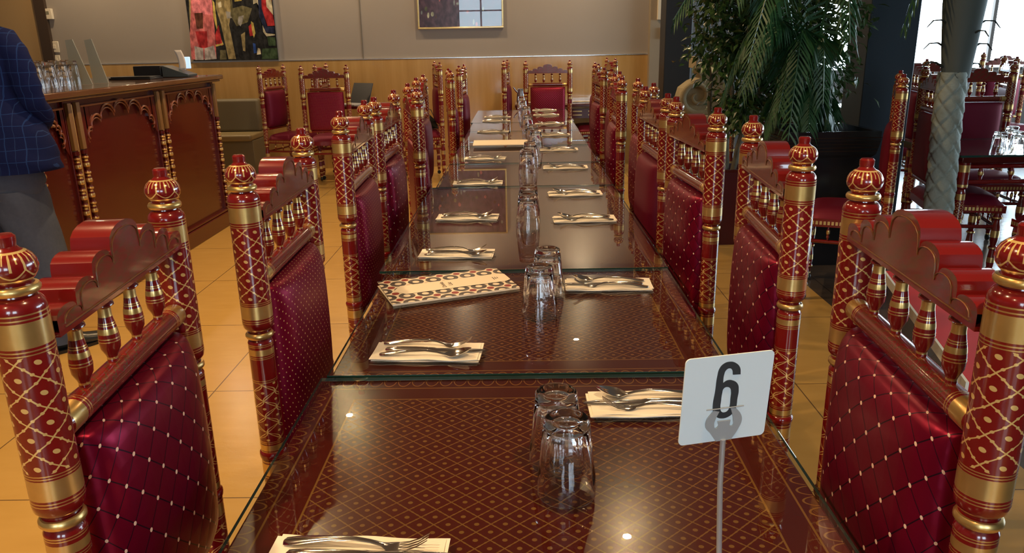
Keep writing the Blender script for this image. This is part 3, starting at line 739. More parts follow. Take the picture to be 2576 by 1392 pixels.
# ------------------------------------------------------------------ menus
n = NT('retro_circle_print'); u, v = n.uv()
U = n.m('DIVIDE', n.m('MULTIPLY', u, 0.35), 0.0500); V = n.m('DIVIDE', n.m('MULTIPLY', v, 0.19), 0.0500)
def cell(o): 
    a = n.m('SUBTRACT', 0.5, n.m('PINGPONG', n.m('ADD', U, o), 0.5)); b = n.m('SUBTRACT', 0.5, n.m('PINGPONG', n.m('ADD', V, o), 0.5))
    return n.m('SQRT', n.m('ADD', n.m('MULTIPLY', a, a), n.m('MULTIPLY', b, b)))
d1 = cell(0.5); d2 = cell(0.0)
cr_ = (0.80, 0.68, 0.50)
ang_ = n.m('LESS_THAN', n.m('PINGPONG', n.m('MULTIPLY', n.m('ADD', U, V), 1.5), 0.5), 0.14)
c = n.mix(n.m('LESS_THAN', d1, 0.44), cr_, n.mix(ang_, (0.10, 0.08, 0.072), (0.03, 0.025, 0.025)))
c = n.mix(n.m('LESS_THAN', d1, 0.19), c, cr_)
c = n.mix(n.m('LESS_THAN', d2, 0.20), c, (0.26, 0.035, 0.03))
m_retro = n.bsdf(c, 0.35)
m_print = flat('cream_card', (0.82, 0.70, 0.52), 0.45)
m_ink = flat('dark_print_ink', (0.06, 0.03, 0.03), 0.6)
def menu(label, loc, rz, plain=False):
    t = thing('drinks_menu', label, 'menu', loc, rz)
    b = MB(); hx, hy = 0.175, 0.094
    def lay(z0, th, tilt, mat_i=0):
        vs = [(-hx, -hy, z0), (hx, -hy, z0), (hx, hy, z0+tilt), (-hx, hy, z0+tilt*1.3)]
        vs += [(x, y, z+th) for x, y, z in vs]
        b.add(vs, [(3, 2, 1, 0), (4, 5, 6, 7), (0, 1, 5, 4), (1, 2, 6, 5), (2, 3, 7, 6), (3, 0, 4, 7)], [1, mat_i, 1, 1, 1, 1],
              [[(0, 0)]*4, [(0, 0), (1, 0), (1, 1), (0, 1)]]+[[(0, 0)]*4]*4)
    lay(0.0, 0.0008, 0.0, 1); lay(0.0045, 0.0008, 0.006)
    b.box(-hx, hx, -hy-0.0005, -hy+0.0008, 0, 0.0053, 1)
    b.build('card', [m_print if plain else m_retro, m_print], t, smooth=False)
    if not plain:
        zf = lambda y: 0.0055 + (y+hy)/(2*hy)*0.0068
        b = MB(); pl = [(-0.150, 0.0), (-0.125, 0.034), (0.160, 0.034), (0.175, 0.024), (0.175, -0.024), (0.160, -0.034), (-0.125, -0.034)]
        b.prism([(x, y, zf(y)+0.0006) for x, y in pl[::-1]], (0, 0, 0.0004)); b.build('title_band', m_print, t, smooth=False, fix=True)
        for i, (s_, xx, sz) in enumerate((('Drinks', -0.008, 0.017), ('List', 0.012, 0.017))):
            cu = bpy.data.curves.new('lettering', 'FONT'); cu.body = s_; cu.size = sz; cu.align_x = 'CENTER'; cu.extrude = 0.0001
            o = bpy.data.objects.new('lettering', cu); COL.objects.link(o); o.parent = t; cu.materials.append(m_ink)
            to_mesh(o, Matrix.Translation((xx, 0.0, zf(0)+0.0013)) @ Matrix.Rotation(0.036, 4, 'X') @ Matrix.Rotation(PI/2, 4, 'Z'), t)
        b = MB()
        for k in range(3): b.box(0.132+k*0.006, 0.134+k*0.006, -0.012+k*0.003, 0.012-k*0.003, zf(0)+0.0010, zf(0)+0.0014)
        b.build('small_print', m_ink, t, smooth=False)
    return t
menu('drinks list menu card printed with grey and red circles on the second table', (-0.207, 2.028, ZT+0.0005), math.radians(22))
pm = on_z(1258, 368, ZT)
menu('plain cream menu card lying across a place setting on the left of the fifth table', (-0.132, pm.y-0.01, ZT+0.018), math.radians(1), True)

t = thing('red_side_table', 'small red table with pale edging glimpsed through the nearest right-hand chair back', 'table', (1.16, 1.75, 0), -0.232)
b = MB(); b.box(-0.20, 0.20, -0.40, 0.40, 0.725, 0.752); b.build('tabletop', flat('bright_red_lacquer', (0.36, 0.018, 0.020), 0.55, spec=0.2), t, bevel=0.003)
g = MB(); g.box(-0.206, -0.2, -0.40, 0.40, 0.728, 0.754); g.box(0.2, 0.206, -0.40, 0.40, 0.728, 0.754); g.build('edge_trim', flat('pale_edge_trim', (0.55, 0.62, 0.62), 0.25), t, smooth=False)
for sy in (-0.3, 0.3):
    b = MB(); b.lathe([(0.03, 0.725), (0.03, 0.6), (0.02, 0.55), (0.03, 0.4), (0.02, 0.25), (0.028, 0.12), (0.05, 0.0)], 14, bands=[(0.62, 0.66, 1), (0.36, 0.42, 1)]); b.build('leg', [m_red, m_gold], t, loc=(0.02, sy, 0))
# ------------------------------------------------------------------ table number
t = thing('table_number_sign', 'white number 6 plate clipped on a steel stem at the front of the nearest table', 'sign', (0.2321, 0.8186, 0))
Mr = Matrix.Rotation(0.2436, 4, 'Z') @ Matrix.Rotation(0.0046, 4, 'Y') @ Matrix.Rotation(0.0707, 4, 'X')
PC = Vector((0, 0, 1.0123)); PW, PH = 0.1101, 0.1118
def pl(u, v, d=0): return PC + Mr @ Vector((u, d, v))       # plate coordinates, -d towards the camera
def zpx(x, y):                                                 # traced zoom coordinates -> plate
    dx, dy = x-377, y-370
    ax, ay, bx, by = 585, -70, -70, 565
    det = ax*by-ay*bx; return ((dx*by-dy*bx)/det*PW, -(ax*dy-ay*dx)/det*PH)
poly = []
for cx, cz, a0 in ((PW/2-0.006, PH/2-0.006, 0), (-PW/2+0.006, PH/2-0.006, 90), (-PW/2+0.006, -PH/2+0.006, 180), (PW/2-0.006, -PH/2+0.006, 270)):
    for k in range(7):
        a = math.radians(a0+k*15); poly.append((cx+0.006*math.cos(a), cz+0.006*math.sin(a)))
b = MB(); b.prism([pl(x, z, -0.0008) for x, z in poly], Mr @ Vector((0, 0.0016, 0))); b.build('number_plate', flat('white_enamel_plate', (0.80, 0.92, 0.98), 0.22), t, smooth=False, fix=True)
def curve_shape(name, splines, mat, d, th, parent):
    cu = bpy.data.curves.new(name, 'CURVE'); cu.dimensions = '2D'; cu.fill_mode = 'BOTH'; cu.extrude = th; cu.resolution_u = 8
    for pts in splines:
        sp = cu.splines.new('BEZIER'); sp.bezier_points.add(len(pts)-1); sp.use_cyclic_u = True
        for bp, (x, z, sharp) in zip(sp.bezier_points, pts):
            bp.co = (x, z, 0); bp.handle_left_type = bp.handle_right_type = 'VECTOR' if sharp else 'AUTO'
    o = bpy.data.objects.new(name, cu); COL.objects.link(o); cu.materials.append(mat); o.parent = parent
    ml = Matrix.Translation(pl(0, 0, -d)) @ Mr @ Matrix.Rotation(PI/2, 4, 'X')
    return to_mesh(o, ml, parent)
six = [(472, 210, 1), (468, 165, 0), (440, 137, 0), (405, 130, 0), (365, 142, 0), (335, 172, 0), (318, 225, 0), (303, 320, 0), (285, 420, 0), (288, 462, 0), (308, 492, 0), (345, 502, 0),
       (385, 492, 0), (415, 470, 0), (438, 435, 0), (450, 370, 0), (459, 310, 0), (452, 272, 0), (425, 252, 0), (385, 250, 0), (355, 268, 1), (362, 215, 0), (378, 182, 0), (400, 172, 0), (416, 182, 0), (421, 213, 1)]
hole = [(335, 430, 0), (342, 456, 0), (362, 462, 0), (385, 450, 0), (397, 425, 0), (404, 370, 0), (408, 325, 0), (402, 302, 0), (382, 293, 0), (360, 302, 0), (348, 335, 0), (340, 385, 0)]
curve_shape('numeral', [[(*zpx(x, y), s_) for x, y, s_ in six], [(*zpx(x, y), s_) for x, y, s_ in hole]], flat('dark_grey_numeral', (0.035, 0.045, 0.055), 0.4), 0.0012, 0.0003, t)
clip = [(298, 655, 1), (262, 600, 0), (232, 560, 0), (240, 510, 0), (270, 470, 0), (290, 447, 1), (325, 452, 1), (300, 500, 0), (288, 545, 0), (300, 566, 0), (318, 548, 1), (312, 520, 1),
        (400, 510, 1), (392, 545, 1), (412, 548, 0), (418, 510, 0), (402, 430, 1), (437, 428, 1), (470, 470, 0), (476, 510, 0), (450, 570, 0), (402, 640, 1)]
curve_shape('spring_clip', [[(*zpx(x, y), s_) for x, y, s_ in clip]], flat('brushed_clip_steel', (0.42, 0.46, 0.49), 0.4, metal=0.2), 0.0022, 0.0006, t)
b = MB(); a_, c_ = zpx(240, 444), zpx(490, 414); b.tube([pl(a_[0], a_[1], -0.0025), pl(c_[0], c_[1], -0.0025)], 0.0007, 6); b.build('clip_wire', bpy.data.materials['brushed_clip_steel'], t)
sb = zpx(346, 640); p0 = pl(sb[0], sb[1], -0.0028)
b = MB(); b.tube([p0, (p0.x*0.6, p0.y*0.6, 0.90), (0.004, -0.002, 0.80), (0.004, 0, ZT+0.004)], 0.0034, 14); b.build('stem', flat('bright_stem_steel', (0.6, 0.63, 0.66), 0.25, metal=0.6), t)
b = MB(); b.lathe([(0.001, ZT+0.009), (0.01, ZT+0.008), (0.032, ZT+0.005), (0.036, ZT+0.0025), (0.036, ZT+0.0004)], 32, o=(0.004, 0, 0)); b.build('base_disc', m_chrome, t)

# ------------------------------------------------------------------ bar counter
BX = -2.43; t = thing('bar_counter', 'dark red carved bar counter with gilt turned half columns on the left', 'bar counter', (-2.9, 5.1, 0))
def loc(o): return [(x+2.9, y-5.1, z) for x, y, z in o]
class LB(MB):
    def build(s, name, mats, parent, **k):
        s.v = loc(s.v); return MB.build(s, name, mats, parent, **k)
Y0, Y1 = 3.86, 6.33
b = LB(); b.box(-3.25, BX-0.03, Y0, Y1-0.02, 0.10, 1.155); b.build('body', m_bar, t, bevel=0.004)
b = LB(); b.box(-3.27, BX+0.012, Y0-0.01, Y1, 0, 0.12); b.box(-3.27, BX+0.002, Y0-0.01, Y1-0.01, 0.12, 0.14); b.build('plinth', m_bar, t, bevel=0.006)
b = LB(); b.box(-3.30, BX+0.055, Y0-0.05, Y1+0.05, 1.172, 1.205); b.box(-3.29, BX+0.035, Y0-0.03, Y1+0.03, 1.155, 1.172)
b.build('counter_top', flat('polished_bar_top', (0.10, 0.045, 0.022), 0.14, coat=0.5), t, bevel=0.006)
def scallop(y0, y1, zs, zt, nl):
    """points of a cusped Mughal arch in the counter face"""
    ym, hw = (y0+y1)/2, (y1-y0)/2; base = []
    for k in range(nl+1):
        a = PI*k/nl; base.append((ym-hw*math.cos(a), zs+(zt-zs)*math.sin(a)**0.9))
    pts = []
    for (a, c), (d, e) in zip(base, base[1:]):
        nx_, nz_ = -(e-c), (d-a); L_ = math.hypot(nx_, nz_)
        for k in range(8):
            q = (1-math.cos(PI*k/8))/2; h = math.sin(PI*k/8)*L_*0.40; pts.append((a+(d-a)*q+nx_/L_*h, c+(e-c)*q+nz_/L_*h))
    pts.append(base[-1]); return pts
for (ya, yb) in ((Y0+0.06, 4.19), (4.36, 5.26), (5.42, 6.26)):
    pts = scallop(ya+0.05, yb-0.05, 0.93, 1.055, 7)
    b = LB()
    for (a, c), (d, e) in zip(pts, pts[1:]):
        b.add([(BX-0.012, a, c), (BX-0.012, d, e), (BX-0.012, d, 1.12), (BX-0.012, a, 1.12), (BX-0.031, a, c), (BX-0.031, d, e)], [(0, 1, 2, 3), (4, 5, 1, 0)])
    b.add([(BX-0.012, ya, 0.86), (BX-0.012, ya+0.05, 0.93), (BX-0.012, ya+0.05, 1.12), (BX-0.012, ya, 1.12)], [(0, 1, 2, 3)])
    b.add([(BX-0.012, yb-0.05, 0.93), (BX-0.012, yb, 0.86), (BX-0.012, yb, 1.12), (BX-0.012, yb-0.05, 1.12)], [(0, 1, 2, 3)])
    b.build('arched_panel', m_bar, t, smooth=False)
    b = LB(); b.tube([(BX-0.010, a, c) for a, c in pts], 0.007, 6, flat_=1); b.tube([(BX-0.014, a, c-0.02) for a, c in pts], 0.004, 6)
    b.tube([(BX-0.010, ya, 1.115), (BX-0.010, yb, 1.115)], 0.006, 6)
    b.build('arch_moulding', flat('dull_red_gilt', (0.17, 0.05, 0.025), 0.3) if 'dull_red_gilt' not in bpy.data.materials else bpy.data.materials['dull_red_gilt'], t)
prof = [(0.018, 0.88), (0.018, 0.86)]
z = 0.855
while z > 0.16:
    prof += [(0.010, z), (0.017, z-0.012), (0.017, z-0.018), (0.010, z-0.028), (0.014, z-0.04), (0.019, z-0.058), (0.014, z-0.075), (0.010, z-0.083)]
    z -= 0.0865
prof.append((0.018, 0.145))
bnds = []; z = 0.855
while z > 0.16: bnds += [(z-0.020, z-0.010, 1), (z-0.068, z-0.046, 1), (z-0.036, z-0.026, 1)]; z -= 0.0865
for yc, offs in ((4.275, (-0.042, 0.042)), (5.34, (-0.042, 0.042)), (6.30, (0.0,)), (3.90, (0.0,))):
    b = LB(); b.box(BX-0.032, BX-0.014, yc-0.07 if len(offs) > 1 else yc-0.03, yc+0.07 if len(offs) > 1 else yc+0.02, 0.14, 1.15)
    for o_ in offs: b.box(BX-0.014, BX+0.006, yc+o_-0.018, yc+o_+0.018, 0.885, 1.14, 1)
    if len(offs) > 1: b.box(BX-0.014, BX-0.006, yc-0.006, yc+0.006, 0.16, 1.13, 2)
    b.build('pilaster', [m_bar, m_bargold, m_gold], t, bevel=0.002)
    for o_ in offs:
        b = MB(); b.lathe(prof, 14, bands=bnds); b.build('half_column', [m_bar, m_gold], t, loc=(BX-0.004+2.9, yc+o_-5.1, 0))
CT = 1.205
# things on the counter
TG = 'upturned tumblers grouped on the bar counter'
k = 0
for j, (x, y) in enumerate([(98, 224), (131, 221), (163, 218), (190, 216), (110, 213), (143, 210), (172, 208)]):
    p = on_z(x, y, CT); o = tum.copy(); COL.objects.link(o); o.location = (p.x, p.y, CT+0.0003); o.scale = (0.86, 0.86, 1.18)
    tag(o, 'upturned clear tumbler, number %s along the cluster on the bar counter beside the person' % ['one', 'two', 'three', 'four', 'five', 'six', 'seven'][j] if False else
        'upturned tumbler on the bar counter, %s' % ['near row, nearest the person', 'near row, second from the person', 'near row, third from the person', 'near row, beside the frosted panel', 'back row, nearest the person', 'back row, at its middle', 'back row, beside the frosted panel'][j], 'glass', TG)
m_frost = NT('frosted_acrylic'); fr_ = m_frost.n('ShaderNodeBsdfTransparent'); fr_.inputs[0].default_value = (0.75, 0.78, 0.75, 1)
df_ = m_frost.n('ShaderNodeBsdfPrincipled'); df_.inputs['Base Color'].default_value = (0.42, 0.44, 0.40, 1); df_.inputs['Roughness'].default_value = 0.25
mx_ = m_frost.n('ShaderNodeMixShader'); mx_.inputs[0].default_value = 0.62
m_frost.lk(fr_.outputs[0], mx_.inputs[1]); m_frost.lk(df_.outputs[0], mx_.inputs[2]); m_frost.lk(mx_.outputs[0], m_frost.out.inputs[0]); m_frost = m_frost.mat
for lb, base, poly in (('tall frosted acrylic panel leaning beside the counter tumblers', 213, [(184, 214), (232, 209), (181, 99), (163, 101)]),
                       ('frosted acrylic panel leaning nearer the card terminal on the counter', 209, [(236, 210), (272, 206), (229, 98), (211, 101)])):
    q0 = on_z(poly[0][0], poly[0][1], CT); pts = [on_y(x, y, q0.y) for x, y in poly]
    pts[0].z = pts[1].z = CT+0.002
    c0 = sum(pts, Vector())/4
    b = MB(); b.prism([p-c0 for p in pts], (0, 0.007, 0)); o = b.build('frosted_panel', m_frost, None, smooth=False, fix=True); o.location = c0
    tag(o, lb, 'panel')
# card terminal
p = on_z(395, 196, CT); t = thing('card_terminal', 'black till printer and sloped blue-grey keypad with paper slip on the bar counter', 'card terminal', (p.x, p.y+0.1, CT))
b = MB(); b.box(-0.19, 0.02, -0.06, 0.12, 0.001, 0.085); b.build('till_box', m_black, t, bevel=0.006)
b = MB(); b.loft([[(x, y0, z) for x, z in ((0.03, 0.002), (0.22, 0.002), (0.225, 0.02), (0.19, 0.03), (0.04, 0.085), (0.03, 0.08))] for y0 in (-0.07, 0.10)]); b.build('keypad', flat('blue_grey_plastic', (0.05, 0.065, 0.075), 0.35), t, bevel=0.004, fix=True)
b = MB(); b.sheet(lambda u, v: (0.12+0.03*v+0.055*u-0.05*v*v, 0.02, 0.05+0.145*v), 4, 8); o = b.build('paper_slip', flat('white_till_paper', (0.75, 0.72, 0.68), 0.7), t)
so = o.modifiers.new('thick', 'SOLIDIFY'); so.thickness = 0.001
b = MB(); b.box(0.16, 0.205, 0.03, 0.05, 0.06, 0.145); b.build('display', flat('pale_blue_screen', (0.35, 0.5, 0.75), 0.2, emit=(0.5, 0.7, 1.0), estr=0.9), t, bevel=0.004)
p = on_z(300, 205, CT); b = MB(); b.box(-0.15, 0.15, -0.10, 0.10, 0, 0.012); b.box(-0.14, 0.14, -0.09, 0.09, 0.012, 0.02); o = b.build('order_folder', [m_black], None, bevel=0.003); o.location = (p.x-0.05, p.y+0.35, CT); tag(o, 'thin black order folder lying on the bar counter left of the terminal', 'folder')

# ------------------------------------------------------------------ wall bench
t = thing('wall_bench', 'long taupe upholstered bench against the panelled back wall beyond the counter', 'bench', (-3.9, 9.0, 0))
b = MB(); b.box(-1.6, 0.88, -0.27, 0.22, 0.40, 0.47); b.build('seat_pad', flat('taupe_seat_vinyl', (0.24, 0.18, 0.085), 0.4), t, bevel=0.02, seg=3)
b = MB(); b.box(-1.6, 0.88, 0.10, 0.265, 0.47, 0.84); b.build('backrest', m_grey, t, bevel=0.03, seg=3)
b = MB(); b.box(-1.6, 0.88, -0.22, 0.22, 0.0, 0.40); b.build('base', m_grey, t, bevel=0.005)

# ------------------------------------------------------------------ small table with laptop, bag
t = thing('laptop_table', 'small dark table behind the dotted-back chair, carrying an open laptop', 'table', (-1.84, 9.0, 0))
b = MB(); b.box(-0.20, 0.20, -0.22, 0.24, 0.73, 0.76); b.build('tabletop', m_bar, t, bevel=0.004)
for sx in (0.07,):
    for sy in (0.10,):
        b = MB(); b.lathe([(0.02, 0.73), (0.025, 0.6), (0.018, 0.5), (0.026, 0.35), (0.018, 0.2), (0.022, 0.08), (0.016, 0)], 12, bands=[(0.55, 0.62, 1), (0.3, 0.36, 1)]); b.build('leg', [m_red, m_gold], t, loc=(sx, sy, 0))
t = thing('laptop', 'open black laptop on the small table by the back wall', 'laptop', (-1.90, 8.95, 0.761), -0.6)
b = MB(); b.box(-0.15, 0.15, -0.12, 0.10, 0, 0.018); b.build('base', flat('silver_plastic', (0.35, 0.35, 0.36), 0.4), t, bevel=0.004)
b = MB(); b.prism([(-0.15, 0.10, 0.018), (-0.15, 0.19, 0.235), (-0.15, 0.198, 0.232), (-0.15, 0.11, 0.016)], (0.30, 0, 0)); b.build('screen', m_black, t, smooth=False, fix=True)
t = thing('shoulder_bag', 'slumped dark bag with thin strap on a chair seat by the back wall', 'bag', (-1.08, 8.50, 0.525), 0.3)
rings = []
for i in range(9):
    q = i/8*2-1; s_ = (1-abs(q)**3)**0.5+0.05; rings.append([(0.19*q, 0.085*s_*math.cos(a)*(1+0.1*math.sin(3*a+i)), 0.075*s_*(1+math.sin(a))*(1+0.12*math.sin(2*i+a*2))) for a in [2*PI*k/16 for k in range(16)]])
b = MB(); b.loft(rings); b.build('body', flat('dark_green_black_nylon', (0.018, 0.022, 0.016), 0.5), t, fix=True)
b = MB(); b.tube([(-0.16, 0, 0.08), (-0.12, 0.02, 0.19), (0.0, 0.03, 0.25), (0.12, 0.02, 0.2), (0.17, 0, 0.07)], 0.004, 6); b.build('strap', m_black, t)

# ------------------------------------------------------------------ table by the back wall
t = thing('side_dining_table', 'dark table against the back wall behind the end chair', 'table', (0.42, 8.92, 0))
b = MB(); b.box(-0.48, 0.50, -0.30, 0.34, 0.725, 0.752); b.build('tabletop', m_bar, t, bevel=0.004)
b = MB(); b.box(-0.48, 0.50, -0.30, 0.34, 0.752, 0.760); b.m = [0]*6; b.build('glass_sheet', m_sheet, t, smooth=False)
for sx in (-0.44, 0.46):
    for sy in (-0.26, 0.30):
        b = MB(); b.lathe([(0.03, 0.725), (0.03, 0.60), (0.02, 0.58), (0.03, 0.45), (0.02, 0.32), (0.028, 0.2), (0.018, 0.1), (0.024, 0.0)], 14, bands=[(0.60, 0.63, 1), (0.42, 0.47, 1), (0.68, 0.7, 1)]); b.build('leg', [m_red, m_gold], t, loc=(sx, sy, 0))
b = MB(); b.box(-0.44, 0.46, -0.275, -0.25, 0.60, 0.70)
for k in range(5):
    for z in (0.63, 0.67): b.box(-0.36+k*0.17, -0.26+k*0.17, -0.278, -0.275, z, z+0.01, 1)
b.build('apron', [m_bar, m_gold], t, smooth=False)
t = thing('water_jug', 'grey steel water jug with a spout at the left end of the back wall table', 'jug', (0.01, 8.80, 0.761))
b = MB(); b.lathe([(0.045, 0.0), (0.052, 0.02), (0.050, 0.08), (0.040, 0.13), (0.044, 0.155), (0.042, 0.155), (0.038, 0.13), (0.047, 0.08), (0.048, 0.02), (0.001, 0.012)], 20, cap=False); b.build('body', flat('satin_steel', (0.5, 0.55, 0.58), 0.3, metal=0.8), t)
b = MB(); b.tube([(-0.04, 0, 0.12), (-0.065, 0, 0.145), (-0.085, 0, 0.175)], [0.014, 0.011, 0.008], 10); b.build('spout', m_metal, t)
for i, (x, y) in enumerate(((1345, 236), (1445, 235))):
    p = on_z(x, y, 0.762); o = proto['napkin'].copy(); COL.objects.link(o); o.location = (p.x, 8.85+0.02*i, 0.7605); tag(o, 'folded cream napkin on the back wall table, %s the end chair post' % ('left of' if i == 0 else 'right of'), 'napkin', 'napkins on the back wall table')

# ------------------------------------------------------------------ wall fittings and pictures
def wallbox(name, label, cat, x0, y0, x1, y1, d, mat, extra=None):
    a, c_ = on_y(x0, y1, WY), on_y(x1, y0, WY); cx, cz = (a.x+c_.x)/2, (a.z+c_.z)/2
    t = thing(name, label, cat, (cx, WY-0.0, cz)); hw, hh = (c_.x-a.x)/2, (c_.z-a.z)/2
    off = 0.003 if x0 < 1600 else 0.141
    b = MB(); b.box(-hw, hw, -d-off, -off, -hh, hh); b.build('housing', mat, t, bevel=0.004)
    if extra == 'switch':
        b = MB(); b.box(-hw*0.4, hw*0.4, -d-off-0.006, -d-off, -hh*0.35, hh*0.35); b.build('rocker', mat, t, bevel=0.002)
    if extra == 'thermo':
        b = MB(); b.box(-hw*0.7, hw*0.6, -d-off-0.002, -d-off, -hh*0.1, hh*0.5); b.build('dial_window', flat('olive_window', (0.22, 0.20, 0.12), 0.3), t)
    if extra == 'lit':
        b = MB(); b.box(0.0, hw*0.9, -d-off-0.004, -d-off, -hh*0.9, hh*0.3); b.build('lit_panel', flat('pale_lit_panel', (0.6, 0.8, 0.9), 0.3, emit=(0.7, 0.9, 1.0), estr=0.8), t)
    return t
wallbox('thermostat', 'small cream thermostat high beside the brown post on the left', 'thermostat', 104, 22, 133, 49, 0.04, m_cream, 'thermo')
wallbox('light_switch', 'upper of two cream light switches near the brown post', 'light switch', 127, 104, 147, 132, 0.012, m_cream, 'switch')
wallbox('light_switch', 'lower of two cream light switches near the brown post', 'light switch', 133, 139, 151, 159, 0.012, m_cream, 'switch')
wallbox('wall_light_box', 'cream wall box with a pale lit panel high on the right pier', 'wall light', 1647, 0, 1673, 51, 0.05, m_cream, 'lit')
wallbox('alarm_box', 'small white box on the right pier beside the black column', 'wall box', 1655, 70, 1672, 98, 0.035, flat('off_white_plastic', (0.45, 0.43, 0.36), 0.5), 'switch')

def patch(b, pts, mi, off, Yp):
    P3 = [on_y(x, y, Yp) for x, y in pts]
    b.add([(p.x, Yp-0.001*off, p.z) for p in P3], [tuple(range(len(P3)))[::-1]], mi)
cols = {'pink': (0.62, 0.16, 0.15), 'rose': (0.75, 0.22, 0.24), 'red': (0.45, 0.03, 0.03), 'white': (0.50, 0.44, 0.40), 'tan': (0.34, 0.26, 0.11), 'olive': (0.15, 0.13, 0.06), 'black': (0.018, 0.017, 0.015),
        'green': (0.05, 0.085, 0.035), 'yellow': (0.55, 0.42, 0.10), 'navy': (0.02, 0.025, 0.06), 'grey': (0.30, 0.28, 0.24), 'brown': (0.12, 0.04, 0.02), 'blue': (0.03, 0.08, 0.30), 'cream': (0.62, 0.55, 0.36), 'plum': (0.12, 0.05, 0.07)}
cn = list(cols); 
def daub(name, c):
    n = NT('print_'+name); k = n.noise(22, 5, (1, 1, 0.6)); k = n.m('MULTIPLY', n.m('SUBTRACT', k, 0.38), 3.2)
    k.node.use_clamp = True
    return n.bsdf(n.mix(k, tuple(v*0.55 for v in c), tuple(min(1, v*1.35+0.01) for v in c)), 0.25)
cm = [daub(k, v) for k, v in cols.items()]
YP = WY-0.03
PA = thing('wall_picture', 'large unframed colourful print of robed figures above the bench', 'picture', (0, 0, 0))
b = MB(); a, c_ = on_y(487, 154, YP), on_y(701, 150, YP)
b.box(a.x, c_.x, YP, WY-0.002, a.z, a.z+1.5, cn.index('black')); b.box(a.x, c_.x, YP-0.0005, YP, a.z, a.z+1.5, cn.index('black'))
I = cn.index
def zz(x, y): return (400+x*0.3494, y*0.3494)
shapes = [('tan', [(180, -200), (215, 0), (235, 435), (245, 435), (300, -200)]),
 ('pink', [(225, -200), (230, 90), (222, 250), (235, 430), (415, 425), (400, 200), (380, 0), (370, -200)]), ('rose', [(235, 0), (240, 90), (380, 110), (375, -100), (240, -150)]),
 ('brown', [(255, 95), (315, 92), (318, 205), (272, 208)]), ('red', [(262, 225), (345, 225), (352, 345), (290, 345)]), ('white', [(255, 332), (318, 348), (322, 432), (262, 432)]), ('white', [(328, 348), (395, 328), (415, 425), (330, 432)]),
 ('yellow', [(385, 0), (400, 20), (420, 190), (440, 260), (465, 320), (450, 330), (425, 250), (392, 120)]), ('red', [(428, 180), (460, 330), (412, 318), (405, 250)]), ('yellow', [(408, 322), (462, 310), (465, 322), (412, 336)]),
 ('tan', [(405, -150), (410, 60), (445, 170), (480, 330), (500, 425), (555, 425), (530, 300), (505, 180), (520, 90), (500, -150)]), ('cream', [(422, 20), (446, 10), (452, 50), (430, 56)]), ('grey', [(480, 80), (520, 88), (524, 130), (490, 134)]),
 ('olive', [(520, -150), (530, 60), (600, 40), (670, 60), (640, 160), (560, 190), (515, 110)]), ('grey', [(572, 120), (610, 110), (605, 150), (588, 190), (568, 170)]), ('yellow', [(530, -120), (600, -120), (595, 6), (545, 12)]),
 ('tan', [(590, 250), (620, 230), (622, 370), (606, 365)]), ('red', [(645, 190), (668, 165), (680, 255), (655, 262)]), ('yellow', [(662, 152), (680, 165), (695, 240), (684, 272), (672, 230)]), ('blue', [(676, 310), (695, 315), (705, 380), (684, 385)]), ('cream', [(712, 345), (728, 350), (735, 390), (705, 395)]),
 ('cream', [(670, -100), (720, -100), (750, 230), (775, 262), (835, 255), (835, 245), (775, 240), (745, 180), (705, 20), (680, 30)]), ('navy', [(705, -100), (735, -100), (760, 130), (780, 190), (830, 195), (835, 240), (770, 235), (722, 120)]),
 ('red', [(735, -100), (815, -100), (812, 60), (835, 185), (782, 188), (740, 60)]), ('cream', [(765, -60), (800, -60), (815, 30), (824, 110), (775, 50)]), ('green', [(745, 350), (850, 345), (858, 425), (740, 425)]), ('green', [(780, 265), (840, 270), (840, 330), (790, 330)]), ('olive', [(440, 360), (480, 360), (490, 428), (440, 430)])]
for i, (c_n, p_) in enumerate(shapes): patch(b, [(lambda q: (max(466+0.155*max(q[1], 0), min(q[0], 700)) if False else q[0], q[1]))(zz(*q)) for q in p_], I(c_n), 1.0+i*0.12, YP)
o = b.build('printed_canvas', cm, PA, smooth=False)
b = MB(); b.box(a.x-0.002, c_.x+0.003, YP-0.012, WY-0.002, a.z-0.012, a.z-0.001); b.box(c_.x+0.001, c_.x+0.006, YP-0.012, WY-0.002, a.z-0.012, a.z+1.5); b.build('edge_trim', m_metal, PA, smooth=False)
PB = thing('framed_picture', 'gold-framed dark print under shiny glass, right of the wall seam', 'picture', (0, 0, 0))
a, c_ = on_y(1052, 74, YP), on_y(1267, 70, YP)
b = MB(); x0, x1, z0, z1 = a.x, c_.x, a.z, a.z+0.8; tt_ = 0.02
b.box(x0, x1, YP-0.012, WY-0.002, z0, z0+tt_); b.box(x0, x1, YP-0.012, WY-0.002, z1-tt_, z1); b.box(x0, x0+tt_, YP-0.012, WY-0.002, z0+tt_, z1-tt_); b.box(x1-tt_, x1, YP-0.012, WY-0.002, z0+tt_, z1-tt_)
b.build('gold_frame', m_gold, PB, bevel=0.004)
b = MB(); b.box(x0+tt_, x1-tt_, YP+0.004, WY-0.004, z0+tt_, z1-tt_, I('plum'))
for i in range(26):
    x = R.uniform(1060, 1250); y = R.uniform(-90, 62); w_, h_ = R.uniform(3, 8), R.uniform(6, 16)
    patch(b, [(x+w_*math.cos(q)*0.5, y+h_*math.sin(q)*0.5) for q in [k*PI/4 for k in range(8)][::-1]], I(R.choice(['tan', 'pink', 'cream', 'plum', 'brown', 'grey', 'olive'])), 0.5+i*0.05, YP+0.003)
b.build('print', cm, PB, smooth=False, fix=False)
b = MB(); b.box(x0+tt_, x1-tt_, YP-0.006, YP-0.003, z0+tt_, z1-tt_); b.build('cover_glass', m_pane, PB, smooth=False)

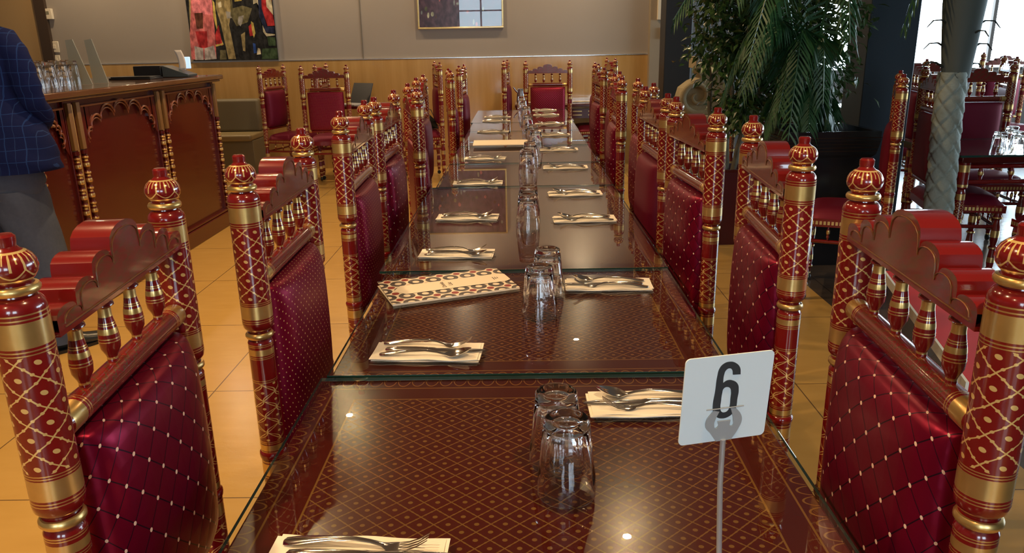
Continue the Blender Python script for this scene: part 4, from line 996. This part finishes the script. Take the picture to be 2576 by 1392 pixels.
# ------------------------------------------------------------------ right side: stone scroll, ficus, planter, palm
t = thing('stone_scroll_pedestal', 'pale carved stone pedestal with a scroll volute behind the ficus', 'pedestal', (1.60, 7.2, 0))
b = MB(); b.box(-0.26, 0.26, -0.2, 0.22, 0.0, 0.70); b.box(-0.31, 0.31, -0.24, 0.26, 0.70, 0.76); b.box(-0.29, 0.29, -0.22, 0.24, 0.0, 0.1); b.build('plinth', m_stone, t, bevel=0.012)
pts = []
for k in range(26):
    a = -PI*0.5 - k*0.36; r = 0.15*(1-k/29); pts.append((-0.03+r*math.cos(a), -0.13, 0.92+r*math.sin(a)))
b = MB(); b.tube([(0.16, -0.13, 0.77), (0.05, -0.13, 0.77)]+pts, [0.03, 0.034]+[0.034*(1-k/34) for k in range(26)], 10); 
poly = [(0.22, 0.76), (0.22, 1.25), (-0.02, 1.25), (-0.035, 1.13), (0.0, 1.08), (-0.08, 1.05), (-0.16, 0.99), (-0.185, 0.90), (-0.15, 0.81), (-0.08, 0.765)]
b.prism([(x, -0.12, z) for x, z in poly], (0, 0.24, 0)); b.box(-0.06, 0.26, -0.15, 0.15, 1.16, 1.26)
b.build('scroll', m_stone, t, bevel=0.006, fix=True)

n = NT('ficus_leaf'); m_leaf = n.bsdf(n.mix(n.noise(6, 2), (0.012, 0.045, 0.015), (0.06, 0.12, 0.022)), 0.32, spec=0.6)
n = NT('palm_leaf'); m_palm = n.bsdf(n.mix(n.noise(4, 2), (0.010, 0.05, 0.022), (0.035, 0.12, 0.04)), 0.38, spec=0.5)
m_bark = NT('bark'); m_bark = m_bark.bsdf(m_bark.mix(m_bark.noise(30, 4, (1, 1, 0.3)), (0.07, 0.055, 0.03), (0.17, 0.14, 0.085)), 0.8, bump=m_bark.noise(60, 3, (1, 1, 0.3)), bstr=0.4)
def leaf(b, p, d, nrm, L_, W_, mi=0):
    d = d.normalized(); s_ = d.cross(nrm); 
    if s_.length < 1e-3: s_ = Vector((1, 0, 0))
    s_.normalize(); nn_ = s_.cross(d)
    v = [p, p+d*L_*0.45+s_*W_*0.5+nn_*L_*0.05, p+d*L_-nn_*L_*0.12, p+d*L_*0.45-s_*W_*0.5+nn_*L_*0.05, p+d*L_*0.5-nn_*0.01*L_]
    b.add(v, [(0, 1, 4), (1, 2, 4), (2, 3, 4), (3, 0, 4)], mi)
t = thing('ficus_tree', 'leafy dark green ficus with several thin trunks in a square wine-red pot', 'tree', (1.42, 5.50, 0))
b = MB(); b.loft([[(x*s_, y*s_, z) for x, y in ((-1, -1), (1, -1), (1, 1), (-1, 1))] for s_, z in ((0.125, 0.0), (0.15, 0.52), (0.155, 0.54), (0.135, 0.54), (0.13, 0.49))]); b.build('pot', flat('wine_red_pot', (0.07, 0.008, 0.012), 0.25), t, smooth=False, fix=True)
for i, (dx, dy, tx, ty) in enumerate(((-0.05, 0, -0.08, 0.02), (0.02, 0.03, 0.05, 0.1), (0.05, -0.03, 0.22, -0.05), (0, -0.05, 0.0, -0.12), (-0.02, 0.04, 0.12, 0.15))):
    b = MB(); b.tube([(dx+tx*q+0.015*math.sin(q*9+i), dy+ty*q+0.012*math.cos(q*8+i), 0.48+q*0.85) for q in [k/9 for k in range(10)]], [0.022-0.012*k/9 for k in range(10)], 8); b.build('trunk', m_bark, t)
b = MB(); rr = random.Random(3)
clumps = []
for k in range(95):
    a = rr.uniform(0, 2*PI); r = rr.random()**0.5; z = rr.uniform(0.92, 2.05); m_ = 0.26+0.20*math.sin((z-0.85)/1.25*PI)
    clumps.append(Vector((0.27+m_*1.1*r*math.cos(a), -0.02+m_*0.9*r*math.sin(a), z)))
for c_ in clumps:
    for k in range(85):
        off = Vector((rr.gauss(0, .075), rr.gauss(0, .075), rr.gauss(0, .08))); p = c_+off
        d = (off.normalized()*0.6+Vector((rr.uniform(-1, 1), rr.uniform(-1, 1), rr.uniform(-1.1, 0.3)))); leaf(b, p, d, Vector((rr.uniform(-.6, .6), rr.uniform(-.6, .6), 1)), rr.uniform(.05, .085), rr.uniform(.026, .040))
b.build('foliage', m_leaf, t, smooth=False)

t = thing('planter_box', 'large dark square planter with raised rim holding drooping palm fronds', 'planter', (1.88, 4.98, 0))
b = MB(); sq = ((-1, -1), (1, -1), (1, 1), (-1, 1))
b.loft([[(x*s_, y*s_*0.9, z) for x, y in sq] for s_, z in ((0.18, 0.0), (0.25, 0.70), (0.27, 0.72), (0.285, 0.80), (0.285, 0.86), (0.25, 0.86), (0.245, 0.80))], cap=True); b.build('box', flat('gloss_black_planter', (0.016, 0.017, 0.02), 0.16), t, smooth=False, fix=True)
b = MB()
for k in range(5): b.loft([[(x*s_, y*s_*0.9, z) for x, y in sq] for s_, z in ((0.2745+0.003*k, 0.74+k*0.02), (0.278+0.003*k, 0.745+k*0.02))], cap=False)
b.build('rim_moulding', m_brown, t, smooth=False)
def frond(b, base, az, L_, rise, droop, nl, ll, mi=0, wl=0.02, start=0.15):
    pts = []
    for k in range(15):
        q = k/14; r = L_*(q-0.12*q*q); z = rise*math.sin(min(1, q*1.15)*PI*0.55)*1.0 - droop*q**2.2
        pts.append(base+Vector((math.cos(az)*r, math.sin(az)*r, z)))
    b.tube(pts, [0.008*(1-0.8*k/14)+0.0012 for k in range(15)], 5, mi)
    for k in range(nl):
        q = start+(1-start)*k/nl; f = q*14; i = min(13, int(f)); p = pts[i].lerp(pts[i+1], f-i); tan = (pts[i+1]-pts[i]).normalized()
        side = tan.cross(Vector((0, 0, 1))).normalized()
        for s_ in (-1, 1):
            d = side*s_*0.75+tan*0.45+Vector((0, 0, -0.55-0.3*rr.random())); l = ll*(0.55+0.45*math.sin(PI*min(1, q*1.1)))*rr.uniform(.85, 1.1)
            d2 = d.normalized(); e = p+d2*l*0.55; tip = e+(d2+Vector((0, 0, -0.9))).normalized()*l*0.5
            w_ = (tan*wl*0.5)
            b.add([p-w_*0.5, p+w_*0.5, e+w_, e-w_, tip], [(0, 1, 2, 3), (3, 2, 4)], mi)
b = MB()
for az, L_, rise, dr, z in ((2.9, 0.60, 1.0, 0.9, 0.84), (3.5, 0.55, 0.95, 0.7, 0.84), (4.2, 0.50, 1.0, 1.0, 0.84), (4.7, 0.35, 0.85, 0.65, 0.84), (5.6, 0.22, 0.35, 0.3, 0.84), (0.4, 0.22, 0.3, 0.3, 0.84), (2.1, 0.6, 0.95, 1.0, 0.84), (3.9, 0.8, 1.2, 0.75, 0.84),
                         (3.1, 0.95, 1.3, 0.6, 0.84), (4.0, 0.45, 0.7, 0.55, 0.84), (4.5, 0.3, 0.45, 0.42, 0.84), (3.7, 0.6, 1.0, 0.7, 0.84), (3.3, 0.3, 0.4, 0.4, 0.84), (4.7, 0.7, 1.35, 0.8, 0.84), (3.6, 0.7, 1.3, 0.5, 0.84)):
    frond(b, Vector((-0.10, 0, z)), az, L_, rise, dr, 34, 0.24, wl=0.022, start=0.25)
b.build('fronds', m_palm, t, smooth=False)

t = thing('potted_palm', 'palm with a diamond-scaled grey-green trunk left of the separate glass table', 'palm', (2.28, 4.22, 0))
b = MB(); NA, NZ = 64, 150; vs = []
for j in range(NZ+1):
    z = j/NZ*1.22; q = z/1.22; r = 0.072-0.006*q
    for k in range(NA):
        a = k/NA; A = (a*5+z/0.105) % 1; B = (a*5-z/0.105) % 1
        e = min(A, 1-A, B, 1-B)*2; up_ = (A+(1-B))/2
        rr_ = r + 0.013*min(1, e*3.0)*((1-A)+B)/2 - (0.004 if e < 0.10 else 0)
        off = 0.012*math.sin(z*4)
        vs.append((rr_*math.cos(2*PI*a)+off, rr_*math.sin(2*PI*a), z))
b.add(vs, [(j*NA+k, j*NA+(k+1) % NA, (j+1)*NA+(k+1) % NA, (j+1)*NA+k) for j in range(NZ) for k in range(NA)])
n = NT('palm_trunk_scale'); b.build('trunk', n.bsdf(n.mix(n.noise(14, 4), (0.20, 0.24, 0.21), (0.38, 0.43, 0.37)), 0.7, bump=n.noise(90, 3), bstr=0.3), t, ang=70)
b = MB(); b.lathe([(0.066, 1.19), (0.070, 1.24), (0.083, 1.36), (0.10, 1.55), (0.11, 1.75), (0.10, 1.95), (0.06, 2.1), (0.02, 2.2)], 24, lobes=lambda a, z: 1+0.04*math.sin(5*a+z*9)); b.build('crown_shaft', flat('palm_fibre', (0.09, 0.11, 0.10), 0.75), t)
for i, (az, z, s_) in enumerate(((PI, 1.24, 1), (PI*0.95, 1.34, 0.9), (0.1, 1.33, 1), (0.0, 1.44, 1.1), (-0.1, 1.62, 1.3), (PI*1.02, 1.45, 1), (0.15, 1.24, 0.7), (-1.2, 1.4, 0.8))):
    d = Vector((math.cos(az), math.sin(az), 0)); b = MB()
    b.tube([d*0.06+Vector((0, 0, z)), d*(0.06+0.05*s_)+Vector((0, 0, z+0.03*s_)), d*(0.06+0.095*s_)+Vector((0, 0, z+0.028*s_)), d*(0.06+0.125*s_)+Vector((0, 0, z-0.005))], [0.012, 0.009, 0.007, 0.004], 6, flat_=0.5); b.build('stem_stub', flat('dry_stub', (0.03, 0.04, 0.035), 0.7) if i == 0 else bpy.data.materials['dry_stub'], t)
b = MB()
for k in range(15): frond(b, Vector((0, 0, 2.05)), k*2*PI/15+0.2, rr.uniform(0.7, 1.0), rr.uniform(0.45, 0.65), rr.uniform(0.5, 0.75), 26, 0.26, wl=0.026)
for az, L_ in ((3.2, 0.36), (2.8, 0.30)): frond(b, Vector((0, 0, 1.9)), az, L_, 0.12, 0.62, 18, 0.16, wl=0.03)
b.build('fronds', m_palm, t, smooth=False)
b = MB(); b.lathe([(0.11, 0.0), (0.15, 0.24), (0.155, 0.26), (0.135, 0.26), (0.13, 0.22), (0.001, 0.21)], 24, cap=False); b.build('pot', m_black, t)

# separate glass table
t = thing('glass_side_table', 'dark carved table with green-edged glass top right of the palm', 'table', (2.95, 4.72, 0))
def carved_table(t, hx, hy):
    b = MB(); b.box(-hx+0.02, hx-0.02, -hy+0.02, hy-0.02, 0.715, 0.748)
    b.build('tabletop', m_bar, t, bevel=0.004)
    g = MB(); g.box(-hx, hx, -hy, hy, 0.749, 0.761); g.m = [0, 0, 1, 1, 1, 1]; g.build('glass_sheet', [m_sheet, m_sheet_edge], t, smooth=False)
    for s_ in (-1, 1):
        for (ax, L_) in (('x', hx-0.07), ('y', hy-0.07)):
            for zr in (0.69, 0.60):
                b = MB()
                if ax == 'x': b.tube([(-L_, s_*(hy-0.06), zr), (L_, s_*(hy-0.06), zr)], 0.014, 10)
                else: b.tube([(s_*(hx-0.06), -L_, zr), (s_*(hx-0.06), L_, zr)], 0.014, 10)
                b.build('apron_rail', m_red, t)
            for k in range(5):
                q = (-0.8+0.4*k)*L_
                b = MB(); b.lathe([(0.006, 0.69), (0.014, 0.665), (0.016, 0.645), (0.01, 0.63), (0.006, 0.60)], 10, bands=[(0.64, 0.66, 1)])
                b.build('apron_spindle', [m_red, m_gold], t, loc=(q, s_*(hy-0.06), 0) if ax == 'x' else (s_*(hx-0.06), q, 0))
    for sx in (-1, 1):
        for sy in (-1, 1):
            b = MB(); b.lathe([(0.03, 0.715), (0.03, 0.57), (0.02, 0.56), (0.026, 0.54), (0.026, 0.36), (0.018, 0.345), (0.03, 0.25), (0.018, 0.15), (0.024, 0.12), (0.018, 0.03), (0.02, 0)], 16,
                              bands=[(0.66, 0.70, 1), (0.575, 0.59, 1), (0.50, 0.535, 1), (0.40, 0.49, 2), (0.365, 0.39, 1), (0.23, 0.27, 1)])
            b.build('leg', [m_red, m_gold, m_lat], t, loc=(sx*(hx-0.06), sy*(hy-0.06), 0))
carved_table(t, 0.50, 0.37)
for i, (x, y) in enumerate(((2510, 388), (2540, 372), (2556, 388))):
    p = on_z(x, y, 0.761); o = tum.copy(); COL.objects.link(o); o.location = (p.x, p.y, 0.7615)
    tag(o, 'upturned clear tumbler on the separate glass table, %s' % ['left front of its three', 'rear of its three', 'right front of its three'][i], 'glass', 'tumblers on the separate glass table')
t = thing('window_side_table', 'distant dark table seen under the wide bright window', 'table', (3.6, 7.6, 0)); carved_table(t, 0.55, 0.38)
t = thing('planter_side_table', 'dark glass-topped table just behind the planter box', 'table', (2.55, 6.95, 0)) if False else thing('corner_dining_table', 'dark glass-topped table behind the planter and black column', 'table', (2.42, 7.22, 0)); carved_table(t, 0.45, 0.38)
for i, (x, y) in enumerate(((2120, 286), (2152, 286))):
    p = on_z(x, y, 0.761); o = tum.copy(); COL.objects.link(o); o.location = (2.30+0.13*i, 7.0+0.05*i, 0.7615)
    tag(o, 'upturned clear tumbler on the table behind the planter, %s of two' % ['left', 'right'][i], 'glass', 'tumblers on the table behind the planter')

# ------------------------------------------------------------------ person
PX, PY = -2.455, 3.56
t = thing('person', 'person in a blue checked shirt and dark grey trousers standing at the bar counter', 'person', (PX, PY, 0))
def skin(name, verts, edges, radii, mat, parent, sub=2):
    me = bpy.data.meshes.new(name); me.from_pydata(verts, edges, []); me.materials.append(mat)
    o = bpy.data.objects.new(name, me); COL.objects.link(o); o.parent = parent
    o.modifiers.new('skin', 'SKIN'); sd = me.skin_vertices[0].data
    for i, r in enumerate(radii): sd[i].radius = r
    sd[0].use_root = True
    o.modifiers['skin'].use_smooth_shade = True
    s_ = o.modifiers.new('sub', 'SUBSURF'); s_.levels = s_.render_levels = sub
    return o
m_skin = flat('skin', (0.28, 0.15, 0.085), 0.5, spec=0.4)
# body: pelvis root; faces +y (away from the camera), forearms on the bar
V = [(0, 0, 0.98), (0, 0.01, 1.15), (0, 0.0, 1.35), (0, -0.01, 1.46), (0, 0.01, 1.60), (0, 0.03, 1.68), (0, 0.045, 1.78), (0, 0.04, 1.86),
     (0.165, 0.0, 1.43), (0.24, 0.0, 1.20), (0.21, 0.12, 1.095), (0.13, 0.21, 1.06), (-0.165, 0.0, 1.43), (-0.24, 0.0, 1.20), (-0.25, 0.13, 1.21), (-0.20, 0.26, 1.232),
     (0.095, 0, 0.92), (0.12, 0.02, 0.52), (0.15, -0.01, 0.10), (-0.095, 0, 0.92), (-0.10, 0.03, 0.52), (-0.09, 0.0, 0.10), (0.16, 0.10, 0.04), (-0.09, 0.11, 0.04)]
Ed = [(0, 1), (1, 2), (2, 3), (3, 4), (4, 5), (5, 6), (6, 7), (3, 8), (8, 9), (9, 10), (10, 11), (3, 12), (12, 13), (13, 14), (14, 15), (0, 16), (16, 17), (17, 18), (18, 22), (0, 19), (19, 20), (20, 21), (21, 23)]
Rd = [(.13, .10), (.125, .095), (.15, .11), (.08, .06), (.048, .05), (.066, .08), (.076, .098), (.05, .06), (.035, .035), (.038, .038), (.036, .036), (.026, .026), (.035, .035), (.038, .038), (.036, .036), (.026, .026),
      (.085, .085), (.058, .06), (.042, .045), (.085, .085), (.058, .06), (.042, .045), (.035, .03), (.035, .03)]
body = skin('body', V, Ed, Rd, m_skin, t)
# hands
for hx_, hy_, hz_ in ((0.10, 0.20, 1.06), (-0.20, 0.28, 1.232)):
    V = [(hx_, hy_, hz_), (hx_, hy_+0.05, hz_-0.002), (hx_, hy_+0.085, hz_-0.004)]; Ed = [(0, 1), (1, 2)]; Rd = [(.024, .016), (.034, .014), (.034, .012)]
    for k in range(4):
        L_ = (0.066, 0.076, 0.07, 0.055)[k]; x = hx_-0.028+k*0.0185
        i = len(V); V += [(x, hy_+0.09, hz_-0.004), (x, hy_+0.09+L_*0.5, hz_-0.002), (x, hy_+0.09+L_, hz_-0.014)]; Ed += [(2, i), (i, i+1), (i+1, i+2)]; Rd += [(.009, .009), (.0085, .0085), (.007, .007)]
    sg_ = 1 if hx_ < 0 else -1; i = len(V); V += [(hx_+sg_*0.035, hy_+0.03, hz_-0.004), (hx_+sg_*0.055, hy_+0.07, hz_-0.008)]; Ed += [(0, i), (i, i+1)]; Rd += [(.011, .011), (.0085, .0085)]
    skin('hand', V, Ed, Rd, m_skin, body, 1)
V = [(0, 0.035, 1.845), (0, 0.0, 1.80), (0, -0.012, 1.73)]; skin('hair', V, [(0, 1), (1, 2)], [(.074, .085), (.080, .095), (.06, .055)], flat('dark_hair', (0.012, 0.009, 0.007), 0.45), t)
# face, turned away from the camera
b = MB(); b.lathe([(0.001, 0.012), (0.006, 0.01), (0.010, 0.002), (0.011, -0.008), (0.001, -0.014)], 10, o=(0, 0.145, 1.735)); b.build('nose', m_skin, t)
for s_ in (-1, 1):
    b = MB(); b.lathe([(0.001, 0.011), (0.009, 0.006), (0.011, 0), (0.009, -0.006), (0.001, -0.011)], 12, o=(s_*0.03, 0.128, 1.757)); b.build('eye', flat('eye_white_dark', (0.2, 0.18, 0.16), 0.2) if s_ < 0 else bpy.data.materials['eye_white_dark'], t)
    b = MB(); b.lathe([(0.002, 0.032), (0.012, 0.022), (0.014, 0.004), (0.009, -0.018), (0.002, -0.028)], 10, o=(s_*0.078, 0.035, 1.745)); b.build('ear', m_skin, t)
b = MB(); b.tube([(-0.024, 0.127, 1.703), (0, 0.134, 1.701), (0.024, 0.127, 1.703)], 0.005, 6); b.build('mouth', flat('lips', (0.25, 0.08, 0.06), 0.5), t)
# shirt
n = NT('blue_check_shirt'); x, y, z = n.xyz('Object')
wob = n.m('MULTIPLY', n.m('SUBTRACT', n.noise(5, 3), 0.5), 0.035)
g1 = n.m('LESS_THAN', n.m('PINGPONG', n.m('DIVIDE', n.m('ADD', x, wob), 0.062), 0.5), 0.028)
g2 = n.m('LESS_THAN', n.m('PINGPONG', n.m('DIVIDE', n.m('ADD', z, wob), 0.055), 0.5), 0.028)
fine = n.m('LESS_THAN', n.m('PINGPONG', n.m('DIVIDE', n.m('ADD', x, wob), 0.031), 0.5), 0.03)
c = n.mix(n.m('MULTIPLY', fine, 0.4), (0.005, 0.009, 0.048), (0.03, 0.07, 0.2)); c = n.mix(n.m('MAXIMUM', g1, g2), c, (0.012, 0.032, 0.12))
m_shirt = n.bsdf(c, 0.85, sheen=0.0, spec=0.1, bump=n.noise(9, 4), bstr=0.7)
def body_rings(sections, n_=36, ph=0.0, wr=0.02):
    out = []
    for i, (cx, cy, z, rx, ry) in enumerate(sections):
        out.append([(cx+rx*(1+wr*math.sin(3*a+i*1.3+ph))*math.copysign(abs(math.cos(a))**0.85, math.cos(a)), cy+ry*(1+wr*math.cos(4*a+i*0.9+ph))*math.copysign(abs(math.sin(a))**0.9, math.sin(a)), z) for a in [2*PI*k/n_ for k in range(n_)]])
    return out
def smooth_sections(sec, m=4):
    out = []
    for a_, b_ in zip(sec, sec[1:]):
        for k in range(m): out.append(tuple(p+(q-p)*k/m for p, q in zip(a_, b_)))
    return out+[sec[-1]]
b = MB()
b.loft(body_rings(smooth_sections([(0.035, 0, 0.885, .275, .19), (0.035, 0, 0.95, .270, .185), (0.025, 0, 1.08, .248, .168), (0, -0.01, 1.22, .205, .15), (0, -0.01, 1.36, .208, .148), (0, -0.01, 1.45, .205, .135), (0, -0.005, 1.515, .165, .11), (0, 0, 1.555, .085, .078), (0, 0.005, 1.60, .068, .07)]), wr=0.018)[::-1])
for sg in (1, -1):
    P_ = [(sg*0.10, 0, 1.46), (sg*0.175, 0, 1.445), (sg*0.212, 0, 1.38), (sg*0.238, 0, 1.27), (sg*0.245, 0.01, 1.19), (sg*0.235, 0.09, 1.12 if sg > 0 else 1.20), (sg*(0.15 if sg > 0 else 0.22), 0.19, 1.07 if sg > 0 else 1.222)]
    Q_ = [];
    for a_, b_ in zip(P_, P_[1:]):
        for k in range(4): Q_.append(tuple(p+(q-p)*k/4 for p, q in zip(a_, b_)))
    Q_.append(P_[-1])
    b.tube(Q_, [(0.076-0.034*k/(len(Q_)-1))*(1+0.05*math.sin(k*2.1)) for k in range(len(Q_))], 20)
b.build('shirt', m_shirt, t, ang=80)
n = NT('dark_grey_trousers'); m_tr = n.bsdf(n.mix(n.noise(60, 3), (0.05, 0.062, 0.095), (0.075, 0.09, 0.13)), 0.9, spec=0.1, bump=n.noise(6, 3, (1, 1, 0.4)), bstr=0.8)
b = MB()
b.loft(body_rings(smooth_sections([(0.01, 0, 0.76, .19, .145), (0.01, 0, 0.82, .208, .155), (0.01, 0, 0.88, .208, .153), (0.01, 0, 1.0, .185, .14), (0, 0, 1.06, .17, .125)]), wr=0.02))
b.loft(body_rings(smooth_sections([(0.185, -0.01, 0.045, .072, .085), (0.18, -0.01, 0.12, .078, .092), (0.168, 0.0, 0.3, .088, .098), (0.15, 0.02, 0.48, .10, .108), (0.118, 0.01, 0.66, .108, .125), (0.105, 0, 0.80, .100, .14)]), wr=0.035))
b.loft(body_rings(smooth_sections([(-0.10, -0.0, 0.045, .07, .082), (-0.10, -0.0, 0.12, .075, .09), (-0.10, 0.0, 0.3, .083, .095), (-0.11, 0.03, 0.48, .093, .104), (-0.105, 0.01, 0.66, .103, .122), (-0.095, 0, 0.80, .098, .14)]), wr=0.035, ph=1.0))
b.build('trousers', m_tr, t, ang=80)
def shoe(x, y, rz):
    rings = []
    for q, w_, h_, z0 in ((-0.09, .030, .035, .02), (-0.075, .038, .05, .015), (-0.03, .040, .06, .012), (0.03, .042, .045, .01), (0.10, .050, .032, .008), (0.16, .046, .026, .008), (0.195, .028, .018, .012), (0.205, .008, .008, .016)):
        rings.append([(w_*math.cos(a), q, max(0.004, z0+h_*(1+math.sin(a))*0.9)) for a in [2*PI*k/14 for k in range(14)]])
    b = MB(); b.loft(rings); o = b.build('shoe', flat('dark_leather', (0.02, 0.024, 0.026), 0.3) if 'dark_leather' not in bpy.data.materials else bpy.data.materials['dark_leather'], t, fix=True); o.location = (x, y, 0); o.rotation_euler = (0, 0, rz)
    b = MB(); b.loft([[(x_*w_, q, z) for x_, q in ((1, -0.09), (1.05, 0.10), (0.6, 0.2), (-0.6, 0.2), (-1.05, 0.10), (-1, -0.09))] for z, w_ in ((0.0005, 0.045), (0.016, 0.047))]); b.build('sole', m_black, o, smooth=False, fix=True)
shoe(0.20, -0.03, -0.75); shoe(-0.10, 0.0, 0.15)
